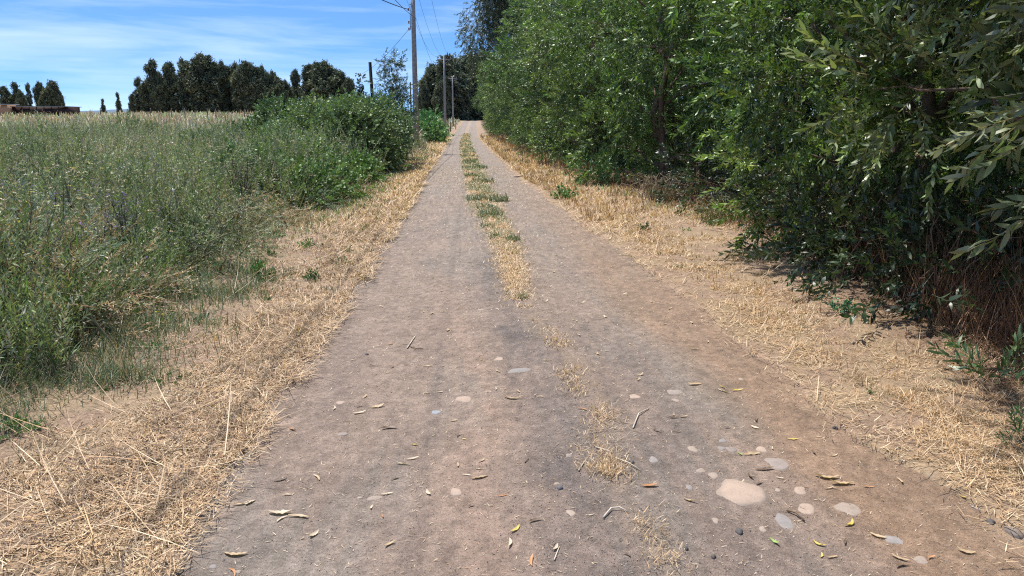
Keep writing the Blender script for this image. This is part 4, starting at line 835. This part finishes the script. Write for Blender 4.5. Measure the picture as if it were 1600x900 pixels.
for k in range(42):
    rr = np.random.RandomState(1200 + k); Y = float(sampY(1, 4.2, 20, .6, rr)[0]); a0, b0 = float(xm(np.array(Y))), float(xl(np.array(Y))); x = a0 + (b0 - a0) * rr.rand() ** 1.4 * .85
    wh = 'near' if Y < 7.5 else 'middle' if Y < 12 else 'far'
    leafy_weed(k * 31, k * 17 + 5, rr.uniform(.05, .13), rr.randint(6, 16), f'small green weed pushing up through the {wh} left straw verge', base=(.055, .11, .04), tip=(.11, .2, .07), flat=.8, loc=(x, Y), name='verge_weed', group=f'small green weeds in the {wh} left verge')
# saplings springing from the shade at right
SPR = [spray_tmpl(80 + s, 15, .26, .18, 1.0, .008) for s in range(3)]
leafy_weed(1335, 372, .42, 15, 'bright green sapling shoot in front of the brown undergrowth', tms=SPR, base=(.10, .25, .05), tip=(.17, .38, .08), flat=1.3, name='sapling', cat='sapling', mat=M_LEAF)
leafy_weed(1455, 470, .50, 10, 'long-leaved grey-green sapling in the shade at right', tms=SPR, base=(.09, .16, .07), tip=(.14, .22, .10), flat=1.0, name='sapling', cat='sapling', mat=M_LEAF)
leafy_weed(1565, 600, .40, 16, 'dusty sapling sprawling by the lower right edge', tms=SPR, base=(.06, .11, .055), tip=(.12, .2, .09), flat=.7, name='sapling', cat='sapling', mat=M_LEAF)
leafy_weed(930, 290, .8, 26, 'drooping shoot hanging to the ground before the dark hedge', tms=SPR, base=(.06, .15, .05), tip=(.14, .28, .10), flat=1.6, name='sapling', cat='sapling', mat=M_LEAF)
for k, (x_, Y_, sx, hz_, lb) in enumerate([(3.95, 5.9, .75, .85, 'shrub added for shade behind the long-leaved sapling'), (3.8, 7.2, .75, .9, 'leafy shrub added for shade right of the bright green shoot'), (4.25, 8.6, .8, .9, 'shrub added to deepen the hedge shade, left of the bright shoot'), (4.75, 10.2, .8, .8, 'shrub added for shade behind the yellow-green brushwood'), (4.8, 12.4, .9, 1.0, 'shrub added to darken the gap of the hedge'), (4.6, 14.6, .9, 1.0, 'shrub added for shade behind the pale brushwood heap')]):
    bush('added_shade_shrub', 630 + k, [((0, 0, hz_ * .45), (sx, .9, hz_ * .6)), ((.5, .4, hz_ * .5), (sx, .8, hz_ * .6))], 250, .34, lb, tms=SPRAY_MID, base=(.02, .035, .018), tip=(.05, .08, .035), canes=14, mat=M_LEAF, cat='shrub', loc=gl(x_, Y_), group='shrubs added for shade along the foot of the hedge', rmin=.3, droop=0)  # added to shade the hedge foot; the dark leaf colours paint that shade
leafy_weed(1600, 700, .2, 14, 'low green sprig in shade at the right edge', tms=SPR, base=(.06, .12, .05), tip=(.1, .2, .08), flat=1.0, name='sapling', cat='sapling', mat=M_LEAF)
# pale arching brushwood
for i, (px, py, s, lb, nn) in enumerate([(1035, 318, .8, 'pale arching brushwood heap before the dark hedge', 150), (1130, 352, .6, 'yellow-green wiry brushwood tangle right of the pale heap', 110)]):
    q = pix(px, py); rr = np.random.RandomState(610 + i); bs = []
    for _ in range(nn):
        a_ = np.array([rr.uniform(-.5, .5) * s, rr.uniform(-.4, .4) * s, 0]); b_ = a_ + np.array([rr.uniform(-.6, .6) * s, rr.uniform(-.5, .3) * s, rr.uniform(.1, .75) * s])
        bs.append(tube(limb_path(a_, b_, rr, .12, 6, .9), np.linspace(.006, .002, 6), 3, np.array([(.42, .34, .22), (.30, .30, .12)][i]) * rr.uniform(.6, 1.2), cap=False))
    o = make_mesh('brushwood', bs, M_STRAW); o.location = gl(q[0], q[1]); tag(o, lb, 'brushwood')

# ------------------------------------------------------------------ stones pressed into the track
def surf(x, y): return float(zt(x, y) + road_z(x, y))
def stone(px, py, wpx, hr, label, col=(.33, .27, .22), rz=0.0, rise=.006, name='embedded_stone', proud=.4, group='stones pressed into the track'):
    q = pix(px, py); dist = math.hypot(q[0], q[1], 1.6); wid = wpx / F_PX * dist * .97; dep = wid * hr
    rr = np.random.RandomState(int(px * 13 + py)); nr, na = 7, 22; V = [(0, 0, 1.0)]; T = []
    ph = rr.uniform(0, 6.28, 4); am = rr.uniform(.05, .17, 4)
    for i in range(1, nr + 1):
        f = i / nr
        for k in range(na):
            a_ = 2 * PI * k / na; rd = 1 + sum(am[j] * math.cos((j + 2) * a_ + ph[j]) / (1 + .5 * j) for j in range(4))
            hgt = math.cos(f * PI / 2) ** .55 if f < 1 else -.9
            V.append((math.cos(a_) * rd * f ** .8, math.sin(a_) * rd * f ** .8, hgt + rr.uniform(-.04, .04)))
    for k in range(na): T.append((0, 1 + k, 1 + (k + 1) % na))
    for i in range(nr - 1):
        for k in range(na):
            a_, b_ = 1 + i * na + k, 1 + i * na + (k + 1) % na; T += [(a_, a_ + na, b_ + na), (a_, b_ + na, b_)]
    V = np.array(V) * np.array([wid / 2, dep / 2, max(rise, wid * .075 * proud * 2)])
    c_, s_ = math.cos(rz), math.sin(rz); V[:, :2] = V[:, :2] @ np.array([[c_, s_], [-s_, c_]])
    rimw = np.zeros(len(V))
    for i in range(nr): rimw[1 + i * na:1 + (i + 1) * na] = max(0, ((i + 1) / nr - .55) / .45)
    rimw = np.clip(rimw * 1.2 * rr.uniform(.3, 1.2, len(V)), 0, .85)[:, None]      # dust round the rim
    Cs = np.array(col) * rr.uniform(.92, 1.08) * (1 - rimw) + np.array([.27, .215, .175]) * rimw
    if name == 'loose_pebble': Cs = np.broadcast_to(np.array(col), (len(V), 3))
    o = make_mesh(name, [(V, np.array(T), Cs)], M_STONE, smooth=True); o.location = (q[0], q[1], surf(q[0], q[1]) - .002)
    return tag(o, label, 'stone', group)
PK = (.36, .27, .21); TN = (.32, .255, .205); BL = (.25, .225, .21); GY = (.27, .225, .195); DKS = (.10, .09, .085)
stone(1158, 765, 84, 1.05, 'largest pale pinkish flat stone in the right wheel track', PK, rz=-.5, rise=.012, name='flat_stone')
for px, py, wd_, hr, col, lb in [
 (1054, 608, 28, 1.1, GY, 'grey oval stone high in the right wheel track'), (1056, 622, 14, 1, TN, 'small tan stone just below the grey oval one'), (991, 620, 22, 1, PK, 'pink stone by the strip left of the grey oval'),
 (1082, 699, 18, 1.4, TN, 'tan stone left of the bluish pebble pair'), (1021, 719, 16, 1.5, BL, 'bluish round stone near the straw clump'), (1130, 683, 14, 1.1, BL, 'small bluish pebble above the pair'), (1127, 695, 15, 1.1, BL, 'left bluish stone of the pair above the large stone'), (1143, 696, 17, 1.2, GY, 'right grey stone of the pair above the large stone'),
 (1190, 695, 20, 1.1, PK, 'pinkish stone behind the curled leaves'), (1216, 718, 40, 1.0, GY, 'second largest grey stone above the large pink one'), (1095, 732, 15, 1.3, TN, 'small tan stone up left of the large one'), (1115, 739, 17, 1.4, TN, 'tan stone touching the top left of the large one'),
 (1216, 758, 11, 1.1, TN, 'tiny tan pebble right above the large stone'), (1251, 759, 20, 1.4, PK, 'pink stone right of the large stone'), (1260, 788, 28, 1.5, PK, 'pinkish stone touching a forked twig'), (1327, 789, 36, 1.3, TN, 'broad tan stone right of the twig'), (1225, 807, 29, 1.8, BL, 'bluish grey stone below the large one'),
 (1118, 812, 12, 1.5, TN, 'small square tan stone below left of the large one'), (1192, 820, 13, 1.3, TN, 'small tan stone left of the bluish one'), (1399, 838, 27, 1.1, BL, 'flat bluish grey stone toward the lower right'), (892, 802, 15, 1.5, TN, 'tan stone in the dark gravel by the strip'), (1077, 760, 12, 1.6, BL, 'small bluish stone left of the large one'),
 (1525, 792, 14, 1.2, TN, 'tan stone by the yellow leaf at right'), (889, 713, 12, 1.2, GY, 'little grey stone left of the straw clump'),
 (725, 619, 32, .9, PK, 'long pale pink stone in the left wheel track'), (681, 639, 17, 1.1, (.27, .28, .30), 'blue-grey stone left of the long pink one'), (812, 579, 40, .7, BL, 'long bluish stone at the dark gravel'), (780, 560, 16, 1.2, PK, 'pale stone above the long bluish one'), (712, 763, 22, 1.3, PK, 'rounded pink stone in the lower left wheel track'), (585, 770, 24, .8, TN, 'half buried tan stone low in the left wheel track'),
 (532, 627, 18, .8, PK, 'faint pink stone by the left edge'), (535, 676, 18, .8, GY, 'faint grey stone by the left edge'), (763, 609, 12, .8, PK, 'small pink stone above the long pink one'), (752, 484, 13, 1, TN, 'small tan stone far up the left wheel track'), (697, 410, 13, .8, TN, 'pale stone far ahead in the left wheel track'), (870, 757, 9, 1.2, TN, 'speck-like tan pebble left of the straw strip'), (806, 824, 10, 1.2, GY, 'grey pebble low in the middle'), (562, 770, 9, 1, TN, 'tiny tan pebble beside the half buried one'), (333, 886, 12, 1.1, BL, 'bluish pebble at the lower left edge of the track'), (372, 892, 10, 1.1, TN, 'pale pebble at the bottom near the left edge'), (1440, 870, 20, 1.2, TN, 'tan stone near the bottom right'), (1158, 590, 10, 1, TN, 'pale pebble up the right wheel track')]:
    stone(px, py, wd_, hr, lb, col, rz=rs.uniform(-.3, .3))
for px, py, wd_, col, lb in [(1155, 828, 14, DKS, 'dark round pebble below the large stone'), (1445, 704, 11, (.2, .2, .22), 'blue-grey pebble on the right straw'), (1585, 834, 22, (.2, .16, .13), 'brown stone at the lower right edge'), (1548, 816, 12, DKS, 'dark pebble left of the brown stone'), (1497, 770, 10, DKS, 'dark pebble beside the yellow leaf'), (1318, 628, 8, DKS, 'dark pebble at the straw edge'), (1305, 668, 8, DKS, 'dark crumb at the red dirt\'s edge'), (573, 552, 7, DKS, 'dark crumb left of the stick'), (1072, 861, 8, DKS, 'dark pebble low centre right'), (1115, 872, 8, DKS, 'small dark pebble near the bottom'), (875, 765, 10, (.12, .12, .13), 'dark grey pebble left of the strip'), (987, 724, 10, (.10, .10, .1), 'dark pebble beside the straw clump')]:
    stone(px, py, wd_, 1.2, lb, col, rise=.014, name='loose_pebble', proud=2.6, group='loose pebbles on the track')

# ------------------------------------------------------------------ fallen leaves and twigs
LC = {'tan': (.46, .33, .20), 'pale': (.56, .45, .32), 'brown': (.15, .10, .065), 'yellow': (.56, .42, .10), 'green': (.30, .42, .12), 'orange': (.45, .22, .10)}
def leaf_mesh(seed, L_, W_, cup, bend, col):
    rr = np.random.RandomState(seed); ns = 8; V, T = [], []
    for i in range(ns + 1):
        t = i / ns; w_ = W_ / 2 * math.sin(PI * min(1, t * .93 + .05)) ** .8 + .0006; yb = bend * (t - .5) ** 2 * L_ * 2; z = .003 + cup * L_ * ((t - .5) ** 2) * 2.2
        tw = rr.uniform(-.1, .1)
        V += [((t - .5) * L_, yb - w_, z + w_ * (.45 + tw * 3)), ((t - .5) * L_, yb, z), ((t - .5) * L_, yb + w_, z + w_ * (.4 - tw * 3))]
    for i in range(ns):
        for k in (0, 1):
            a_ = i * 3 + k; T += [(a_, a_ + 3, a_ + 4), (a_, a_ + 4, a_ + 1)]
    C = np.array(col) * rr.uniform(.85, 1.15)
    return np.array(V), np.array(T), np.broadcast_to(C, (len(V), 3))
def fallen_leaf(px, py, lpx, ang, kind, label, group='fallen leaves on the track', world=None, seed=None):
    q = pix(px, py) if world is None else np.array(world); dist = math.sqrt(q[0] ** 2 + q[1] ** 2 + 2.56); L_ = (lpx / F_PX * dist * .95) if world is None else lpx
    sd_ = int(px * 5 + py * 3) if seed is None else seed; rr = np.random.RandomState(sd_)
    o = make_mesh('fallen_leaf', [leaf_mesh(sd_, L_, L_ * rr.uniform(.15, .30), rr.uniform(.02, .34), rr.uniform(-.4, .4), LC[kind])], M_DRYLEAF, smooth=True)
    o.location = (q[0], q[1], surf(q[0], q[1]) + .001); o.rotation_euler = (rr.uniform(-.35, .35), rr.uniform(-.1, .1), ang)
    return tag(o, label, 'leaf', group)
for a_ in [(437, 800, 34, .1, 'pale', 'long curled pale leaf, left half of a pair low on the left track'), (467, 803, 32, -.15, 'tan', 'curled leaf, right half of the pair low on the left track'), (376, 789, 24, .2, 'tan', 'curled tan leaf by the left edge of the track'), (391, 786, 20, 1.0, 'pale', 'upturned pale leaf right beside another at the left edge'), (490, 830, 20, 1.0, 'pale', 'pale leaf below the long curled pair'), (367, 868, 34, 0.0, 'tan', 'flat tan leaf near the bottom left'), (607, 664, 28, .2, 'brown', 'dark curled leaf on the left wheel track'), (590, 632, 22, .3, 'tan', 'ochre leaf above the dark curled one'), (561, 643, 22, .4, 'pale', 'pale thin leaf left of the ochre one'), (562, 632, 12, .8, 'brown', 'small dark leaf above the pale thin one'), (523, 637, 14, 1.5, 'pale', 'pale upright leaf by the left edge'), (750, 743, 28, .35, 'tan', 'long ochre leaf in the middle of the left track'), (752, 718, 14, .6, 'tan', 'small curled leaf above the long ochre one'), (806, 826, 24, .9, 'yellow', 'yellow leaf low in the middle of the track'), (617, 741, 16, .6, 'brown', 'dark curled leaf left of centre'), (669, 764, 16, 2.0, 'pale', 'pale leaf left of the rounded pink stone'), (579, 786, 12, 1.5, 'pale', 'small upright pale leaf low left'), (608, 843, 20, .7, 'tan', 'tan leaf low left of centre'), (716, 676, 14, .9, 'brown', 'tiny dark leaf above the ochre ones'), (716, 722, 14, 1.6, 'tan', 'tiny upright leaf with dark tip'), (736, 786, 12, .3, 'brown', 'little dark leaf below the rounded pink stone'), (835, 812, 22, .4, 'brown', 'dark leaf at the gravel low in the middle'), (648, 690, 14, -.4, 'yellow', 'small yellow leaf at mid left track'), (668, 568, 16, .1, 'tan', 'thin tan leaf right of the stick'), (582, 569, 12, 0, 'brown', 'dark crumpled leaf left of the stick'),
           (1211, 840, 20, 1.9, 'green', 'pale green leaf at the lower right'), (1331, 815, 22, .6, 'yellow', 'bright yellow leaf below the broad tan stone'), (1279, 843, 20, 2.2, 'yellow', 'yellow-green leaf with dark tip right of the green one'), (1286, 861, 13, 1.0, 'yellow', 'small yellow leaf just below the yellow-green one'), (1503, 776, 20, 1.2, 'yellow', 'upright yellow leaf at the right straw edge'), (1372, 833, 22, -.8, 'tan', 'tan leaf left of the flat bluish stone'), (1156, 703, 12, 1.8, 'green', 'small green leaf left of the curled tan ones'), (1175, 703, 26, .1, 'tan', 'curled tan leaf behind the large stone'), (1196, 727, 30, .1, 'brown', 'dark and tan curled leaf on the second largest stone'), (1292, 743, 34, -.4, 'tan', 'long tan leaf, left of a tan pair in a line'), (1316, 753, 34, -.2, 'tan', 'long tan leaf, right of the pair in a line'), (1357, 759, 16, -.3, 'orange', 'orange-brown leaf right of the long tan pair'), (1240, 683, 16, -.2, 'yellow', 'little yellow leaf up the right track'), (1180, 663, 14, -1.0, 'pale', 'pale leaf up the right track'), (1137, 663, 12, .2, 'brown', 'tiny dark leaf up the right track'), (1129, 601, 14, -1.2, 'yellow', 'yellow-tan leaf high on the right track'), (1087, 596, 24, .1, 'tan', 'thin tan leaf left of the yellow-tan one'), (1152, 606, 18, 0, 'yellow', 'thin yellow leaf high on the right track'), (1016, 762, 28, .2, 'orange', 'curled orange-brown leaf below the straw clump'), (1078, 782, 22, -.7, 'tan', 'tan leaf left of the large stone'), (1406, 868, 24, -.9, 'tan', 'curled tan leaf near the bottom right'), (1410, 878, 22, .1, 'brown', 'dark curled leaf touching the tan one near the bottom right'), (1297, 758, 16, .2, 'pale', 'pale bit below the long tan pair'), (1300, 862, 18, .2, 'tan', 'thin tan leaf near the bottom right of centre'), (869, 858, 18, 1.1, 'pale', 'pale upright leaf low beside the strip'), (1510, 862, 22, -.5, 'tan', 'tan leaf on the red dirt at lower right'), (1455, 868, 12, .2, 'orange', 'small orange leaf on the red dirt'), (1345, 900, 16, 1, 'tan', 'tan leaf at the bottom edge'), (800, 622, 34, -.4, 'tan', 'straight straw-like leaf at the dark gravel'), (1026, 673, 14, -.4, 'brown', 'curled brown leaf right of the forked twig'), (1052, 651, 18, .2, 'brown', 'brown leaf high left on the right track'), (1068, 648, 14, .2, 'tan', 'tan scrap beside the brown leaf')]:
    fallen_leaf(*a_)
KS = list(LC)
zones = [('left wheel track', -1), ('right wheel track', 1)]
for k in range(190):
    rr = np.random.RandomState(3000 + k); Y = float(sampY(1, 2.5, 22, .75, rr)[0]); side = 0 if rr.rand() < .5 else 1
    c_ = float(sc_c(np.array(Y))); x = (float(xl(Y)) + .1 + rr.rand() * (c_ - .2 - float(xl(Y)))) if side == 0 else (c_ + .2 + rr.rand() * (float(xr(Y)) - c_ - .25))
    kd = ['pale', 'tan', 'brown', 'orange', 'yellow'][rr.choice(5, p=[.42, .3, .14, .09, .05])]
    where = 'near stretch' if Y < 5.5 else 'middle stretch' if Y < 10 else 'far stretch'
    fallen_leaf(0, 0, rr.uniform(.025, .07), rr.uniform(0, 6.28), kd, f'small {kd} leaf scrap scattered on the {where} of the {zones[side][0]}', group=f'{kd} leaf scraps on the {where} of the {zones[side][0]}', world=(x, Y), seed=3000 + k)
# crumbs of litter
n = 12000; Y = sampY(n, 2.3, 28, .8, r); x = xl(Y) + (xr(Y) - xl(Y)) * r.uniform(0, 1, n)
pp = np.stack([x, Y, zt(x, Y) + road_z(x, Y) + .002], 1)
tag(make_mesh('leaf_crumbs', [blades(pp, r.uniform(.004, .022, n) * (1 + Y / 14), np.maximum(.0022, .0006 * Y) * r.uniform(.6, 1.6, n), r.uniform(0, 6.28, n), r.uniform(1.25, 1.6, n), r.uniform(-.6, .1, n), pick([(.62, .5, .36), (.5, .38, .24), (.12, .09, .07), (.4, .26, .15)], (4, 3, 1.6, 1.5), n, r))], M_STRAW), 'crumbs of leaf and straw strewn over the track', kind='stuff')
# gravel grains
n = 30000; Y = sampY(n, 2.3, 16, .9, r); x = np.where(r.uniform(0, 1, n) < .4, sc_c(Y) - .18 + r.normal(size=n) * .22, xl(Y) + (xr(Y) - xl(Y)) * r.uniform(0, 1, n))
grain = (np.array([[1, 0, 0], [-.5, .87, 0], [-.5, -.87, 0], [0, 0, .9], [.1, .1, -.6]]), np.array([[0, 1, 3], [1, 2, 3], [2, 0, 3], [1, 0, 4], [2, 1, 4], [0, 2, 4]]), np.ones((5, 3)))
pp = np.stack([x, Y, zt(x, Y) + road_z(x, Y) + .0005], 1)
tag(make_mesh('loose_gravel', [scatter(grain, pp, np.stack([r.normal(size=n), r.normal(size=n), r.normal(size=n) * .2], 1), r.uniform(0, 6, n), r.uniform(.0012, .0052, n) ** 1.0 * r.uniform(.4, 1, n), pick([(.30, .26, .23), (.1, .09, .09), (.42, .36, .31), (.2, .16, .13)], (2, 3, 2, 2), n, r))], M_STONE), 'loose gravel grains along the middle of the track', kind='stuff')
def twig(pxs, rad, col, label, name='twig'):
    P_ = [pix(a_, b_) for a_, b_ in pxs]; P_ = np.array([(p[0], p[1], surf(p[0], p[1]) + rad + .002 + (.006 if 0 < i < len(P_) - 1 else 0)) for i, p in enumerate(P_)]); o0 = P_[0].copy()
    o = make_mesh(name, [tube(P_ - o0, np.linspace(rad, rad * .6, len(P_)), 5, col)], M_BARK); o.location = tuple(o0); return tag(o, label, 'twig', 'twigs lying on the track')
WH = (.58, .50, .40); BRN = (.2, .13, .08)
for pxs, rd, cl_, lb in [([(989, 672), (998, 650), (1014, 638)], .004, WH, 'pale crooked twig on the right wheel track'), ([(931, 702), (944, 708), (958, 712)], .004, WH, 'short whitish twig above the straw clump'), ([(962, 720), (982, 729), (1001, 738)], .004, WH, 'whitish twig right of the straw clump'), ([(904, 740), (915, 722)], .004, WH, 'short upright twig left of the straw clump'), ([(943, 812), (955, 800), (968, 800), (982, 806)], .004, WH, 'bent pale twig below the straw clump'), ([(1230, 792), (1244, 798), (1258, 808)], .005, BRN, 'forked dark twig by the pinkish stone'), ([(636, 541), (649, 522)], .005, WH, 'pale stick up the left wheel track'), ([(641, 538), (650, 542), (661, 541)], .004, BRN, 'dark stick crossing the pale one'), ([(1393, 714), (1430, 731), (1455, 748)], .004, WH, 'long pale straw stem at the right dirt edge'), ([(1570, 818), (1600, 803)], .006, BRN, 'dark stick at the lower right edge'), ([(820, 722), (826, 716)], .003, BRN, 'tiny twig right of centre'), ([(866, 876), (874, 856)], .003, WH, 'pale twig near the bottom beside the strip'), ([(1060, 278 + 6), (1040, 283)], .01, BRN, 'twig hidden in the verge')][:-1]:
    twig(pxs, rd, cl_, lb)
# dead branch reaching onto the track ahead
q = pix(800, 277); rr = np.random.RandomState(9)
o = make_mesh('dead_branch', [tube([(0, 0, .02), (.3, .05, .05), (.65, 0, .03), (1.0, .1, .08)], [.012, .02, .025, .03], 6, (.10, .075, .06)), tube([(.4, .05, .05), (.55, .25, .12)], [.012, .005], 4, (.10, .075, .06)), tube([(.7, .0, .04), (.95, -.2, .1)], [.014, .005], 4, (.10, .075, .06))], M_BARK)
o.location = (q[0] + .05, q[1], surf(q[0], q[1])); tag(o, 'dark dead branch reaching from the right verge onto the track', 'branch')
